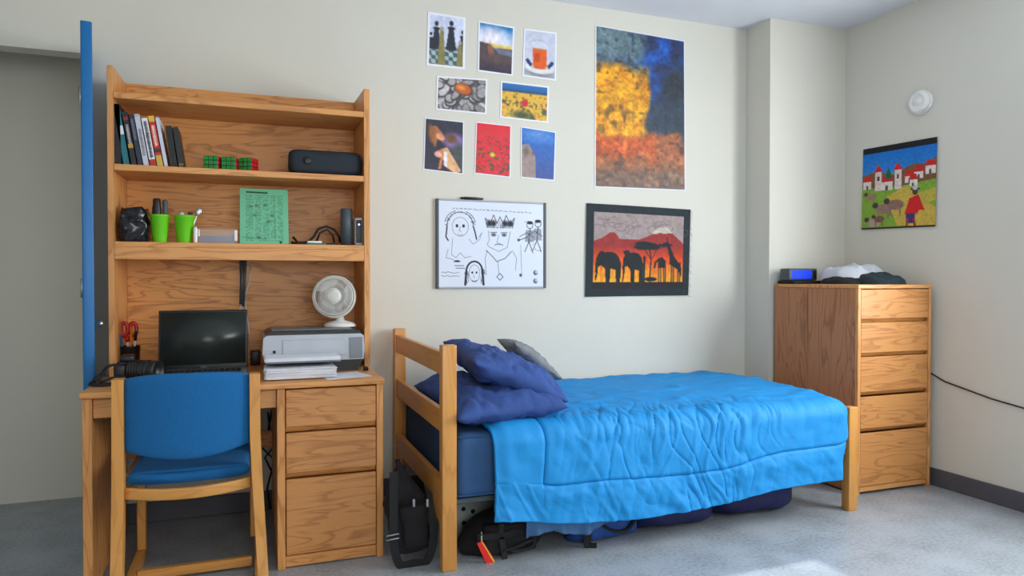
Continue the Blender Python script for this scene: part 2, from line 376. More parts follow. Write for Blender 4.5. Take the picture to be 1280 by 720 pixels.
# ---- eight photo prints
W = (238, 240, 248)
p = Paint(60, 84, (206, 214, 240))                                    # chess pieces
p.rect(0, .62, 1, 1, (170, 190, 190))
for i in range(9):
    for j in range(5):
        if (i+j) % 2: p.poly([(i/9, .62+j*.08), ((i+1)/9, .62+j*.08), ((i+1)/9+.02, .70+j*.08), (i/9+.02, .70+j*.08)], (70, 100, 105))
for cx, top, s in ((.24, .16, 1), (.62, .12, 1.1), (.92, .26, .8), (.1, .36, .7)):
    p.poly([(cx-.05*s, top+.12), (cx+.05*s, top+.12), (cx+.12*s, .64), (cx-.12*s, .64)], (40, 46, 58))
    p.ell(cx, top+.04, .05*s, .045*s, (34, 40, 52)); p.ell(cx, top+.13, .09*s, .03, (34, 40, 52)); p.ell(cx, .63, .14*s, .045, (40, 46, 56))
for cx, top in ((.38, .28), (.86, .5)):
    p.poly([(cx-.04, top), (cx+.04, top), (cx+.11, 1), (cx-.11, 1)], (138, 130, 80)); p.ell(cx, top, .05, .04, (170, 165, 130))
inset(p.mottle(14, .15).blur(1), .07)
PG = 'photo prints taped on the back wall'
prints = [('chess', p, ((535, 14.5), (582, 22), (581, 87), (533, 82)), 'photo print of dark chess pieces, leftmost of the top row')]
p = Paint(60, 84, (60, 58, 70)); p.vgrad(0, .42, (10, 100, 170), (220, 226, 245)); p.ell(.38, .30, .42, .2, (236, 232, 250), soft=.5)
p.vgrad(.40, .48, (240, 226, 120), (226, 190, 110)); p.poly([(0, .4), (.3, .42), (.45, .5), (1, .47), (1, 1), (0, 1)], (84, 72, 74)); p.poly([(.45, .5), (1, .5), (1, .62), (.6, .6)], (110, 116, 140))
p.poly([(.26, .46), (.34, .40), (.42, .50), (.5, .7), (.3, .66)], (140, 92, 76)); p.vgrad(.72, 1, (80, 66, 74), (54, 50, 66)); p.ell(.5, .7, .3, .08, (96, 76, 76), soft=.6)
prints.append(('sunset', inset(p.mottle(12, .2).blur(2), .05), ((598, 26), (643, 34), (641, 95), (597, 89)), 'photo print of a sunrise over a dark hillside under blue sky'))
p = Paint(60, 84, (200, 206, 226)); p.ell(.5, .86, .46, .14, (140, 140, 144), soft=.4); p.ell(.5, .78, .44, .12, (226, 226, 232)); p.ell(.5, .74, .3, .07, (200, 176, 140))
for s in (-1, 1): p.poly([(.5+s*.22, .72), (.5+s*.36, .60), (.5+s*.42, .66), (.5+s*.28, .78)], (44, 50, 110))
p.ell(.47, .29, .28, .085, (176, 184, 196)); p.ell(.47, .29, .25, .065, (206, 212, 228)); p.poly([(.22, .3), (.74, .3), (.68, .42), (.30, .42)], (206, 212, 228))
p.poly([(.28, .38), (.70, .38), (.70, .72), (.64, .80), (.36, .80), (.30, .70)], (226, 92, 26)); p.poly([(.32, .5), (.5, .48), (.5, .66), (.34, .66)], (200, 70, 16)); p.rect(.30, .38, .70, .42, (214, 120, 70))
prints.append(('tea', inset(p.mottle(10, .1).blur(1), .05), ((655, 35.5), (696, 41), (695, 101), (653, 95)), 'photo print of a glass of orange tea on a saucer'))
p = Paint(84, 60, (90, 88, 90))
for i in range(46):
    a_, b_, c_, d_, e_ = rng.random(), rng.random(), .07+.09*rng.random(), .06+.08*rng.random(), rng.random()*3
    p.ell(a_, b_+.02, c_+.02, d_+.025, (58, 54, 56), e_, .1); p.ell(a_, b_, c_, d_, (np.array([1, .99, 1])*rng.integers(135, 210)).astype(int), e_, .12)
p.mottle(30, .2)
p.ell(.53, .34, .19, .17, (70, 50, 44), .3); p.ell(.52, .33, .165, .15, (196, 96, 40), .3); p.ell(.48, .3, .08, .06, (232, 150, 70), .3, .5)
prints.append(('stones', inset(p.blur(1), .04), ((546, 95), (609, 99), (608, 143), (545, 137)), 'photo print of grey pebbles around one orange pebble'))
p = Paint(84, 60, (90, 96, 70)); p.vgrad(0, .24, (40, 120, 180), (30, 90, 160)); p.rect(0, .2, 1, .27, (40, 80, 120)); p.rect(0, .26, 1, .5, (226, 176, 60))
for i in range(190):
    v = .28+.72*(i/190); p.ell(rng.random(), v, .012+.045*(v-.25), .02+.06*(v-.25), (232+rng.integers(-14, 14), 180+rng.integers(-20, 20), 66), 0, .3)
    if i % 2: v = min(1, v+.02); p.ell(rng.random(), v, .018, .03, (104, 96, 50), 0, .4)
p.ell(.5, .53, .065, .1, (206, 44, 48), 0, .2); p.ell(.45, .86, .2, .1, (70, 84, 60), 0, .6)
prints.append(('tulips', inset(p.blur(1), .04), ((626, 101), (686, 108), (685, 154), (625, 147)), 'photo print of a yellow tulip field with one red tulip'))
p = Paint(60, 84, (50, 50, 66)); p.ell(.75, .4, .26, .14, (150, 118, 190), .2, .4); p.ell(.68, .36, .14, .09, (110, 78, 50), 0, .4); p.ell(.88, .66, .2, .22, (70, 80, 76), 0, .4)
p.poly([(.14, .16), (.3, .14), (.5, .3), (.48, .44), (.34, .36), (.28, .56), (.2, .4)], (170, 112, 66)); p.ell(.4, .34, .12, .06, (226, 150, 120), .5); p.ell(.2, .32, .08, .18, (150, 96, 50), -.2, .4)
p.poly([(.44, .56), (.58, .52), (.94, .94), (.8, 1), (.52, .88)], (226, 176, 130)); p.poly([(.5, .6), (.58, .62), (.58, .9), (.5, .86)], (240, 236, 244)); p.poly([(.3, .62), (.46, .56), (.5, .66), (.44, .94), (.36, .96), (.42, .72)], (206, 130, 80))
p.ell(.36, .68, .1, .05, (226, 170, 150), .3)
prints.append(('hands', inset(p.mottle(12, .2).blur(1), .04), ((531, 147), (580, 152), (579, 218), (529, 212)), 'dark photo print of a child and hands held in light'))
p = Paint(60, 84, (222, 44, 54)); p.vgrad(0, .3, (226, 36, 46), (216, 54, 64))
for i in range(340):
    v = .24+.76*rng.random()
    if i % 3 == 0: p.ell(rng.random(), v, .02+.03*(v-.2), .012+.018*(v-.2), (60, 92, 56), rng.random(), .4)
    else: p.ell(rng.random(), v, .025+.04*(v-.2), .015+.022*(v-.2), (226+rng.integers(-20, 10), 48+rng.integers(-20, 20), 60), 0, .3)
p.ell(.48, .6, .07, .045, (226, 196, 60), 0, .3)
prints.append(('roses', inset(p.blur(1), .04), ((595, 152), (639, 157), (638, 222), (593, 217)), 'photo print of a red flower field with one yellow bloom'))
p = Paint(60, 84, (40, 100, 190)); p.vgrad(0, 1, (30, 110, 200), (66, 84, 150)); p.ell(.5, .12, .4, .12, (90, 140, 210), 0, .8)
p.poly([(0, .36), (.12, .34), (.22, .32), (.32, .42), (.36, .5), (.42, .54), (.44, 1), (0, 1)], (158, 140, 134)); p.ell(.16, .48, .08, .1, (120, 106, 104), 0, .5); p.ell(.34, .5, .03, .05, (170, 90, 96), 0, .4)
prints.append(('tower', inset(p.mottle(16, .16).blur(1), .04), ((651, 158), (695, 165), (693, 226), (651, 222)), 'photo print of a pale stone tower against deep blue sky'))
for nm, P_, q, lb in prints:
    tag(sheet('photo_print', P_, wq(*q), M['print'], (0, -1, 0)), lb, 'photo print', PG)

# ---- big poster: a plain painterly field of blue, yellow and rust, no picture in it
p = Paint(130, 236, (36, 50, 96)); n1 = p.noise(4); n2 = p.noise(8); n3 = p.noise(22); n4 = p.noise(16); u = p.u+(n1-.5)*.30+(n2-.5)*.14; v = p.v+(n1-.5)*.10+(n2-.5)*.08
def soft(x, a, b): return np.clip((x-a)/(b-a), 0, 1)
p.blend(soft(n2, .35, .75), (26, 84, 176))
p.blend((1-soft(u, .34, .5))*(1-soft(v, .14, .26)), (96, 120, 128))
p.blend(soft(u, .78, .95)*soft(v, .14, .3), (40, 48, 58))
p.blend((1-soft(u, .52, .62))*soft(v, .18, .28)*(1-soft(v, .68, .74)), (230, 160, 22))
p.blend((1-soft(u, .52, .62))*soft(v, .18, .28)*(1-soft(v, .68, .74))*soft(n4, .5, .8)*.6, (200, 116, 16))
p.blend(soft(v, .40, .48)*soft(u, .56, .64)*(1-soft(v, .60, .68)), (40, 56, 74))
p.blend(soft(v, .62, .68), (156, 88, 48))
p.blend(soft(v, .62, .68)*(1-soft(v, .74, .80))*(1-soft(u, .62, .8)), (196, 82, 26))
p.blend(soft(v, .80, .90)*.85, (104, 82, 70))
p.blend(soft(n3, .70, .85)*.3*soft(v, .62, .7), (206, 150, 90)); p.blend(soft(1-n3, .70, .85)*.4, (24, 28, 50))
p.mottle(44, .28).mottle(18, .3)
tag(sheet('art_poster', p.border(.016, (226, 228, 234)), wq((744, 31), (856, 51), (857, 238.5), (743, 234)), M['print'], (0, -1, 0)), 'tall poster in patches of blue, yellow and rust, largest on the back wall', 'poster')

# ---- elephant batik
p = Paint(160, 132, (40, 50, 54)); p.rect(.07, .09, .93, .90, (158, 142, 140))
for i in range(16):
    cx, cy = .1+.8*rng.random(), .14+.14*rng.random(); p.arc(cx, cy, .04+.05*rng.random(), .03+.03*rng.random(), rng.random()*6, rng.random()*6+3, .006, (110, 96, 98), op=.7)
p.vgrad(.5, .88, (200, 50, 40), (240, 170, 40), .07, .93)
p.poly([(.07, .40), (.15, .36), (.22, .30), (.26, .30), (.31, .37), (.5, .37), (.62, .31), (.7, .25), (.78, .24), (.86, .33), (.93, .40), (.93, .56), (.07, .56)], (150, 56, 54))
p.poly([(.62, .30), (.68, .23), (.77, .22), (.82, .29), (.78, .285), (.75, .30), (.7, .285), (.66, .305)], (190, 184, 168))
p.vgrad(.46, .60, (158, 56, 54), (224, 82, 36), .07, .93)
for i in range(60): x = .09+.82*rng.random(); p.line([(x, .62+.1*rng.random()), (x+.02*(rng.random()-.5), .86)], .008, (240, 190+rng.integers(-60, 20), 50), .7)
BK = (38, 44, 46)
p.rect(.06, .84, .94, .92, (44, 42, 44))
def elephant(P, x0_, x1_, y0_, y1_):
    f = lambda pts: [(x0_+a*(x1_-x0_), y0_+b*(y1_-y0_)) for a, b in pts]
    P.poly(f([(.0, .50), (.04, .22), (.14, .06), (.26, .0), (.36, .06), (.56, .03), (.78, .08), (.93, .22), (1.0, .42), (.99, .98), (.82, .98), (.80, .60), (.60, .56), (.58, .98), (.42, .98), (.38, .56), (.30, .50), (.22, .46), (.12, .50), (.10, .72), (.06, .90), (.0, .96), (.0, .88), (.03, .72)]), BK)
elephant(p, .085, .33, .50, .85); elephant(p, .345, .545, .50, .86)
p.poly([(.345, .50), (.37, .56), (.42, .52), (.40, .49)], BK)
p.ell(.585, .435, .125, .042, BK, .12); p.ell(.54, .455, .09, .03, BK); p.line([(.60, .46), (.62, .58), (.61, .84)], .012, BK); p.line([(.55, .47), (.615, .58)], .008, BK); p.line([(.68, .46), (.63, .58)], .007, BK)
p.poly([(.685, .60), (.72, .555), (.76, .60), (.765, .68), (.69, .68)], BK); p.line([(.70, .58), (.665, .62), (.655, .68)], .018, BK)
for dx in (.695, .715, .745, .76): p.line([(dx, .66), (dx+.003, .84)], .010, BK)
p.poly([(.765, .39), (.79, .40), (.85, .56), (.915, .66), (.92, .78), (.88, .70), (.80, .64), (.80, .56)], BK); p.line([(.775, .40), (.735, .42)], .022, BK); p.line([(.775, .39), (.77, .34)], .010, BK)
for dx in (.82, .84, .885, .905): p.line([(dx, .62), (dx+.002, .85)], .011, BK)
p.line([(.70, .42), (.74, .44), (.81, .42)], .018, BK); p.ell(.62, .81, .06, .025, BK); p.line([(.555, .60), (.555, .84)], .02, BK); p.ell(.555, .58, .014, .03, BK)
p.mottle(40, .14)
bat = sheet('batik_cloth', p, wq((733, 254), (863, 262), (859, 369), (731, 371)), M['cloth_art'], (0, -1, 0), .003, lambda u, v: .004+.004*math.sin(u*5+v*3))
tag(bat, 'dark bordered cloth hanging of elephants at sunset on the back wall', 'wall hanging')
fr = MB()
for i in range(34):
    q = atY(862.5-3.5*i/34, 263+106*i/34, BW-.006); fr.tube([q, q+Vector((.012+.012*random.random(), -.001, -.01-.02*random.random()))], .0009, 5)
obj('fringe', fr, M['darkgreen'], bat)

# ---- whiteboard with marker doodles
wbq = [(544, 247), (683, 254.5), (682, 361), (543, 360)]
q = wq(*wbq, y=BW-.014); x0, x1 = q[0].x+.004, q[1].x-.002; z1, z0 = (q[0].z+q[1].z)/2, (q[2].z+q[3].z)/2
wb = thing('whiteboard', 'framed whiteboard covered in black marker doodles', 'whiteboard', ((x0+x1)/2, BW-.007, z0))
obj('backing', MB().box(x0+.006, x1-.006, BW-.012, BW-.0005, z0+.006, z1-.006), M['white'], wb)
f = MB()
f.box(x0, x0+.016, BW-.018, BW-.0005, z0, z1, .002); obj('frame_side', f, M['gun'], wb)
obj('frame_side', MB().box(x1-.016, x1, BW-.018, BW-.0005, z0, z1, .002), M['gun'], wb)
obj('frame_rail', MB().box(x0+.0165, x1-.0165, BW-.017, BW-.0005, z0, z0+.01, .002), M['silver'], wb)
obj('frame_rail', MB().box(x0+.0165, x1-.0165, BW-.017, BW-.0005, z1-.01, z1, .002), M['silver'], wb)
p = Paint(260, 204, (222, 230, 246)); K = (46, 48, 58); G = (90, 94, 106)
x = .13
while x < .88:                                             # an illegible line of handwriting
    l = .012+.03*rng.random()
    p.line([(x+l*i/5, .085+.03*x+.016*(rng.random()-.5)) for i in range(6)], .004, G); x += l+.014
# long haired figure
p.arc(.20, .30, .075, .11, 0, 6.3, .0035, G); p.arc(.20, .29, .12, .16, math.pi, 2*math.pi, .006, K); p.line([(.08, .29), (.07, .42), (.09, .46)], .012, K); p.line([(.32, .29), (.34, .38), (.35, .44)], .012, K)
p.arc(.20, .27, .14, .16, 3.3, 4.4, .006, G); p.arc(.20, .27, .14, .16, 5.1, 6.1, .006, G)
for dx in (-.03, .03): p.ell(.20+dx, .29, .012, .02, K)
p.line([(.20, .30), (.19, .35), (.205, .35)], .004, G); p.arc(.20, .385, .02, .015, 0, 3.1, .0035, G)
p.line([(.13, .44), (.12, .62), (.16, .66), (.2, .6), (.24, .66), (.3, .64)], .0035, G); p.line([(.09, .56), (.07, .66), (.14, .68)], .0035, G); p.line([(.28, .44), (.32, .5), (.38, .44), (.4, .36), (.37, .42)], .0035, G)
p.ell(.17, .70, .03, .012, K); p.line([(.15, .75), (.23, .75)], .006, K); p.line([(.16, .78), (.24, .78)], .005, K)
for yy in (.83, .87): p.line([(.03+.16*i/9, yy+.016*(rng.random()-.5)) for i in range(10)], .004, G)
# crowned face
p.line([(.46, .34), (.47, .44), (.45, .50), (.47, .53), (.56, .58), (.64, .53), (.67, .34)], .004, G); p.line([(.46, .30), (.67, .30)], .004, G)
p.line([(.45, .30), (.43, .19), (.48, .25), (.51, .15), (.545, .25), (.57, .17), (.60, .25), (.63, .15), (.665, .25), (.71, .18), (.69, .30)], .006, K)
for cx in (.47, .51, .62, .67): p.ell(cx, .25, .025, .035, K, 0, .5)
for dx in (-.05, .05): p.ell(.56+dx, .385, .022, .018, G, 0, .4); p.line([(.56+dx-.03, .36), (.56+dx+.03, .355)], .006, K)
p.line([(.56, .39), (.54, .48), (.57, .485)], .0035, G); p.arc(.56, .51, .04, .015, 3.4, 6, .006, K)
p.line([(.45, .57), (.43, .66), (.44, .86)], .004, G); p.line([(.44, .57), (.5, .64), (.54, .7), (.62, .66), (.68, .58)], .006, K); p.line([(.55, .7), (.56, .84)], .004, G); p.line([(.57, .84), (.54, .88), (.57, .92), (.60, .88), (.57, .84)], .006, K); p.line([(.69, .57), (.73, .66), (.72, .8)], .004, G)
p.line([(.77, .5), (.78, .84)], .0035, G); p.ell(.77, .86, .014, .02, G)
# two small figures
for cx, cy in ((.86, .26), (.94, .24)):
    p.arc(cx, cy, .03, .04, 0, 6.3, .006, K); p.ell(cx, cy-.03, .03, .02, K); p.line([(cx, cy+.04), (cx-.01, cy+.2), (cx-.05, cy+.32)], .007, K); p.line([(cx-.01, cy+.2), (cx+.03, cy+.33)], .007, K); p.line([(cx-.1, cy+.14), (cx-.03, cy+.09), (cx+.04, cy+.15)], .006, K)
    p.poly([(cx-.04, cy+.06), (cx+.03, cy+.06), (cx+.04, cy+.2), (cx-.05, cy+.2)], G, .5)
p.ell(.75, .44, .014, .018, G); p.line([(.76, .44), (.84, .40)], .007, K)
# little face with a fringe
p.arc(.33, .84, .05, .10, 0, 6.3, .0035, G); p.arc(.33, .82, .075, .12, math.pi, 2*math.pi, .016, K)
for s in (-1, 1): p.line([(.33+s*.075, .82), (.33+s*.085, .97)], .02, K)
for dx in (-.02, .02): p.ell(.33+dx, .83, .009, .014, K)
p.line([(.32, .86), (.33, .89)], .0035, G); p.arc(.33, .92, .02, .012, 0, 3.1, .005, K)
for yy in (.83, .93): p.ell(.915, yy, .022, .03, (96, 104, 116)); p.ell(.925, yy-.01, .013, .02, (190, 200, 214))
for i in range(22):
    t = 3.2+2.9*rng.random(); r0 = .10+.02*rng.random(); p.line([(.20+r0*math.cos(t), .29+.15*math.sin(t)), (.20+(r0+.025)*math.cos(t), .31+.19*math.sin(t))], .004, K, .8)
for i in range(30): x_ = .45+.24*rng.random(); y_ = .22+.06*rng.random(); p.line([(x_, y_), (x_+.015*(rng.random()-.5), y_+.03)], .004, K, .8)
for i in range(24):
    x_ = .33+(.06+.03*rng.random())*(1 if i % 2 else -1); y_ = .78+.16*rng.random(); p.line([(x_, y_), (x_+.006, y_+.05)], .005, K, .8)
for i in range(26): x_ = .82+.15*rng.random(); y_ = .20+.38*rng.random(); p.line([(x_, y_), (x_+.03*(rng.random()-.5), y_+.04*(rng.random()-.3))], .004, K, .8)
a = [Vector((x0+.014, BW-.0122, z1-.009)), Vector((x1-.014, BW-.0122, z1-.009)), Vector((x1-.014, BW-.0122, z0+.009)), Vector((x0+.014, BW-.0122, z0+.009))]
sheet('writing_surface', p, a, M['board'], (0, -1, 0), .001, parent=wb)
qa = atY(576, 247, BW-.012); mk = MB(); mk.lathe([(.006, 0), (.006, .02), (.008, .022), (.008, .10), (.006, .102), (.006, .13), (.003, .134)], (qa.x, BW-.0095, z1+.0085), 14, (0, R(90), 0))
tag(obj('marker_pen', mk, M['black'], base=(qa.x+.06, BW-.0095, z1+.0085)), 'black marker lying on top edge of the whiteboard', 'marker')

# ---- village tapestry on the right wall
p = Paint(110, 132, (110, 160, 60)); p.vgrad(.07, .34, (20, 110, 200), (40, 130, 210)); p.rect(0, 0, 1, .075, (24, 24, 28))
p.poly([(0, .34), (.2, .3), (.45, .36), (.7, .26), (.86, .28), (1, .22), (1, .5), (0, .5)], (120, 84, 56))
p.poly([(0, .5), (.3, .56), (.6, .5), (1, .46), (1, 1), (0, 1)], (128, 168, 56)); p.poly([(.35, .62), (.62, .5), (.75, .62), (1, .78), (1, 1), (.5, .96)], (200, 172, 74)); p.poly([(.72, .62), (1, .56), (1, .70), (.8, .74)], (186, 170, 70))
def house(x, y, w, h): p.rect(x, y, x+w, y+h, (226, 216, 206)); p.poly([(x-.02, y), (x+w+.02, y), (x+w*.8, y-.07), (x+w*.2, y-.07)], (196, 40, 40)); p.rect(x+w*.35, y+h*.45, x+w*.6, y+h, (90, 70, 60))
for a in ((.02, .42, .12, .09), (.60, .40, .12, .08), (.72, .36, .12, .08), (.86, .31, .13, .09), (.66, .45, .1, .07), (.28, .44, .16, .10)): house(*a)
for x in (.19, .46): p.rect(x, .30, x+.09, .54, (222, 206, 200)); p.poly([(x-.02, .31), (x+.11, .31), (x+.045, .22)], (206, 36, 40)); p.rect(x+.03, .36, x+.06, .42, (90, 60, 60))
p.poly([(.33, .40), (.38, .26), (.43, .40)], (30, 100, 60))
for cx, cy, s, c in ((.32, .76, 1.2, (150, 118, 104)), (.48, .72, 1.2, (140, 108, 96)), (.14, .60, .8, (150, 120, 100)), (.18, .92, 1, (170, 150, 140)), (.26, .88, .8, (120, 84, 70))):
    p.ell(cx, cy, .09*s, .05*s, c); p.ell(cx-.1*s, cy-.04*s, .035*s, .03*s, (70, 60, 60))
    for d in (-.06, .05): p.line([(cx+d*s, cy+.02), (cx+d*s, cy+.1*s)], .018*s, c)
p.poly([(.66, .66), (.78, .62), (.86, .80), (.80, .80), (.76, .84), (.6, .84)], (204, 30, 34)); p.ell(.735, .585, .035, .04, (90, 56, 44)); p.ell(.735, .555, .06, .018, (60, 50, 60)); p.ell(.735, .54, .035, .03, (190, 190, 196))
p.rect(.62, .83, .74, .95, (70, 50, 110)); p.line([(.64, .9), (.63, .985)], .03, (170, 60, 50)); p.line([(.72, .9), (.74, .98)], .03, (150, 50, 50))
p.rect(0, .975, 1, 1, (40, 36, 30)); p.mottle(50, .15)
tq = [atX(a, b, RW-.004) for a, b in ((1080, 187), (1172, 171), (1170, 283), (1078, 287))]
tp = sheet('tapestry', p, tq, M['cloth_art'], (-1, 0, 0), .003, lambda u, v: .003+.003*math.sin(u*6+1)*v)
tag(tp, 'colourful village tapestry with red roofs hanging on the right wall', 'wall hanging')
# smoke detector
c = atX(1153, 128, RW)
sd = thing('smoke_detector', 'round white smoke detector mounted high on the right wall', 'smoke detector', c)
obj('base_plate', MB().lathe([(.072, 0), (.072, .012), (.068, .016)], c, 32, (0, R(-90), 0)), M['white'], sd)
obj('cover', MB().lathe([(.066, .0165), (.066, .03), (.058, .042), (.045, .047), (.04, .043), (.03, .043), (.026, .048), (.001, .049)], c, 32, (0, R(-90), 0)), M['white'], sd)
# cord on the right wall
a = atX(1158, 463, RW-.006); b = atX(1181, 477, RW-.006); d = Vector((RW-.006, 2.2, .50))
tag(obj('wall_cord', MB().tube([Vector((RW-.006, 3.5, a.z+.1)), Vector((RW-.006, 3.2, a.z+.05)), a, b, b.lerp(d, .4)-Vector((0, 0, .012)), d, Vector((RW-.006, 1.9, .12))], .004, 8), M['black'], base=a), 'thin black cord running along the right wall beside the dresser', 'cord')

# ------------------------------------------------------------------ chair (back turned to the camera)
CY = 2.80
def cp(x, y, Y=CY): return atY(x, y, Y)
cl, cr = cp(148, 475).x, cp(318.5, 468).x
chair = thing('desk_chair', 'oak framed chair with blue upholstered back pushed up to the desk', 'chair', ((cl+cr)/2, 3.05, 0))
topz = cp(148, 474).z; hw = .0185
def leg(xt, xb, s):
    m = MB(); ys = [(topz, CY+.005, xt), (.62, CY-.002, xt), (.46, CY-.008, xt*.8+xb*.2), (.24, CY-.03, xt*.4+xb*.6), (.0, CY-.075, xb)]
    v = []
    for z, y, x in ys:
        d = .028 if z > .3 else .026
        v += [(x-hw, y-d, z), (x+hw, y-d, z), (x+hw, y+d, z), (x-hw, y+d, z)]
    fs = [[0, 1, 2, 3], [16, 19, 18, 17]]+[[i*4+k, i*4+(k+1) % 4, i*4+4+(k+1) % 4, i*4+4+k] for i in range(4) for k in range(4)]
    t = bmesh.new(); vs = [t.verts.new(q) for q in v]
    for q in fs: t.faces.new([vs[i] for i in q])
    bmesh.ops.bevel(t, geom=[e for e in t.edges if e.calc_face_angle(0) > .6], offset=.003, segments=1, affect='EDGES')
    return m.merge(t, False)
FYL = 3.33
for s, xt, xb in ((-1, cl, cl-.002), (1, cr, cr+.030)):
    obj('rear_leg', leg(xt, xb, s), maple['z'], chair)
    xf = xt - s*.002
    obj('front_leg', MB().box(xf-.017, xf+.017, FYL-.022, FYL+.022, .0455, .425, .004), maple['z'], chair)
    obj('runner', MB().prism([(CY-.045, .0), (FYL+.045, .0), (FYL+.05, .03), (FYL+.03, .045), (CY-.005, .045)], (xf+xb)/2-.016, (xf+xb)/2+.016, 'x'), maple['y'], chair)
    obj('seat_rail', MB().box(xf-.014, xf+.014, CY+.022, FYL+.02, .40, .448, .004), maple['y'], chair)
obj('stretcher', MB().box(cl+.017, cr-.012, 3.06, 3.09, .012, .05, .004), maple['x'], chair)
obj('front_rail', MB().box(cl+.017, cr-.017, FYL-.015, FYL+.012, .37, .44, .004), maple['x'], chair)
def bow(u): return -.035*math.sin(math.pi*u)                      # backs bow away from the sitter
rt_, rb_ = cp(235, 600).z, cp(235, 622).z
m = MB()
def railf(a, b):
    u = b; th = 2*math.pi*a; q = (abs(math.cos(th))**.35*math.copysign(1, math.cos(th)), abs(math.sin(th))**.35*math.copysign(1, math.sin(th)))
    return Vector((cl+.0185+(cr-cl-.037)*u, CY-.004+bow(u)*.8+.011*q[0], (rt_+rb_)/2-.006+.020*q[1]+.03*abs(2*u-1)**2.2*.4))
m.grid(railf, 20, 24, True, True); obj('back_rail', m, maple['x'], chair)
bt, bb = cp(235, 465).z, cp(235, 571).z; bxl, bxr = cl+.0190, cr-.0190
m = MB()
def backf(a, b):                                                # upholstered shell: a runs round the section, b from left to right
    u = b; e = abs(2*u-1); th = 2*math.pi*a
    zt = bt - .016*e**3 ; zb = bb + .036*e**2
    cz, hz = (zt+zb)/2, (zt-zb)/2
    q = (abs(math.cos(th))**.45*math.copysign(1, math.cos(th)), abs(math.sin(th))**.28*math.copysign(1, math.sin(th)))
    return Vector((bxl+(bxr-bxl)*u, CY+.006+bow(u)+(.022*(1-.35*e**6))*q[0], cz+hz*q[1]))
m.grid(backf, 48, 40, True, True); obj('backrest', m, M['chairblue'], chair)
m = MB()
def seatf(a, b):
    th = 2*math.pi*a; u = b; q = (abs(math.cos(th))**.3*math.copysign(1, math.cos(th)), abs(math.sin(th))**.6*math.copysign(1, math.sin(th)))
    x = .5+.5*q[0]
    return Vector((cl+.02+(cr-cl-.04)*x, CY+.012+(FYL-CY+.02)*u+bow(x)*.6*(1-u), .474+.030*q[1]*(1-.3*abs(2*u-1)**8)-.010*math.sin(math.pi*u)))
m.grid(seatf, 40, 24, True, True); obj('seat', m, M['chairblue'], chair)

# ------------------------------------------------------------------ desk things
# laptop
lx0, lx1 = atY(197, 425, 3.42).x, atY(309.5, 425, 3.42).x
lap = thing('laptop', 'black laptop open with a dark screen behind the chair', 'laptop', ((lx0+lx1)/2, 3.42, DT))
base = MB(); base.box(lx0+.002, lx1-.002, 3.17, 3.425, DT+.003, DT+.024, .004, 2)
for x in (lx0+.03, lx1-.03): base.box(x-.012, x+.012, 3.19, 3.20, DT, DT+.003, 0); base.box(x-.012, x+.012, 3.39, 3.40, DT, DT+.003, 0)
lb = obj('laptop_base', base, M['silverd'], lap)
kb = MB()
for j in range(5):
    for i in range(14): a = lx0+.025+(lx1-lx0-.05)*i/14; kb.box(a, a+(lx1-lx0-.05)/14-.003, 3.27+.022*j, 3.288+.022*j, DT+.024, DT+.0265, .0008)
obj('keyboard', kb, M['black'], lb)
lid = bpy.data.objects.new('laptop_lid', None)
sz = atY(250, 388, 3.45).z-DT-.02
tl = Matrix.Translation((0, 0, 0))
def lidbox(x0, x1, y0, y1, z0, z1, bev): 
    m = MB(); m.box(x0, x1, y0, y1, z0, z1, bev, 2); t = Matrix.Translation((0, 3.423, DT+.02)) @ Matrix.Rotation(R(-9), 4, 'X'); bmesh.ops.transform(m.bm, matrix=t, verts=m.bm.verts); return m
bpy.data.objects.remove(lid)
ld = obj('laptop_lid', lidbox(lx0, lx1, 0, .010, .002, sz+.004, .004), M['black'], lap)
obj('screen', lidbox(lx0+.008, lx1-.008, -.001, 0.0005, .022, sz-.006, 0), M['screen'], ld)
def words_(name, txt, size, loc, rot, m_, parent):
    cu = bpy.data.curves.new(name, 'FONT'); cu.body = txt; cu.size = size; cu.extrude = .0003; cu.align_x = 'CENTER'; cu.align_y = 'CENTER'
    t_ = bpy.data.objects.new('t', cu); C.objects.link(t_); dg = bpy.context.evaluated_depsgraph_get(); me = bpy.data.meshes.new_from_object(t_.evaluated_get(dg)); bpy.data.objects.remove(t_)
    me.name = name; me.materials.clear(); me.materials.append(m_); me.transform(Matrix.Translation(loc) @ Euler(rot).to_matrix().to_4x4()); o = bpy.data.objects.new(name, me); C.objects.link(o); o.parent = parent; return o
mm = Matrix.Translation((0, 3.423, DT+.02)) @ Matrix.Rotation(R(-9), 4, 'X'); pw = mm @ Vector(((lx0+lx1)/2, -.0012, .011))
words_('maker_mark', 'DELL', .011, pw-Vector(lap.location), (R(90-9*-1), 0, 0), M['silver'], ld)
# DSLR camera with strap
cb = thing('photo_camera', 'black camera with a lens and strap lying at the left end of the desk', 'camera', (-.455, 3.26, DT))
def px(x, y, Y=3.24): return atY(x, y, Y)
bx0, bx1 = px(143, 460).x, px(188, 460).x
b_ = MB(); b_.box(bx0+.005, bx1-.035, 3.235, 3.305, DT+.001, DT+.086, .014, 3); b_.box(bx0+.0, bx0+.045, 3.205, 3.26, DT+.004, DT+.078, .016, 3); b_.box((bx0+bx1)/2-.045, (bx0+bx1)/2+.005, 3.24, 3.30, DT+.08, DT+.112, .012, 3)
b_.lathe([(.014, 0), (.014, .012), (.012, .014), (.001, .014)], (bx0+.028, 3.27, DT+.085), 16)
obj('camera_body', b_, M['black'], cb)
l_ = MB(); pr_ = [(.040, 0)]
for k in range(7): pr_ += [(.041, .008+.012*k), (.044, .010+.012*k), (.044, .016+.012*k), (.041, .018+.012*k)]
pr_ += [(.040, .10), (.042, .104), (.042, .125), (.034, .125), (.028, .112), (.001, .108)]
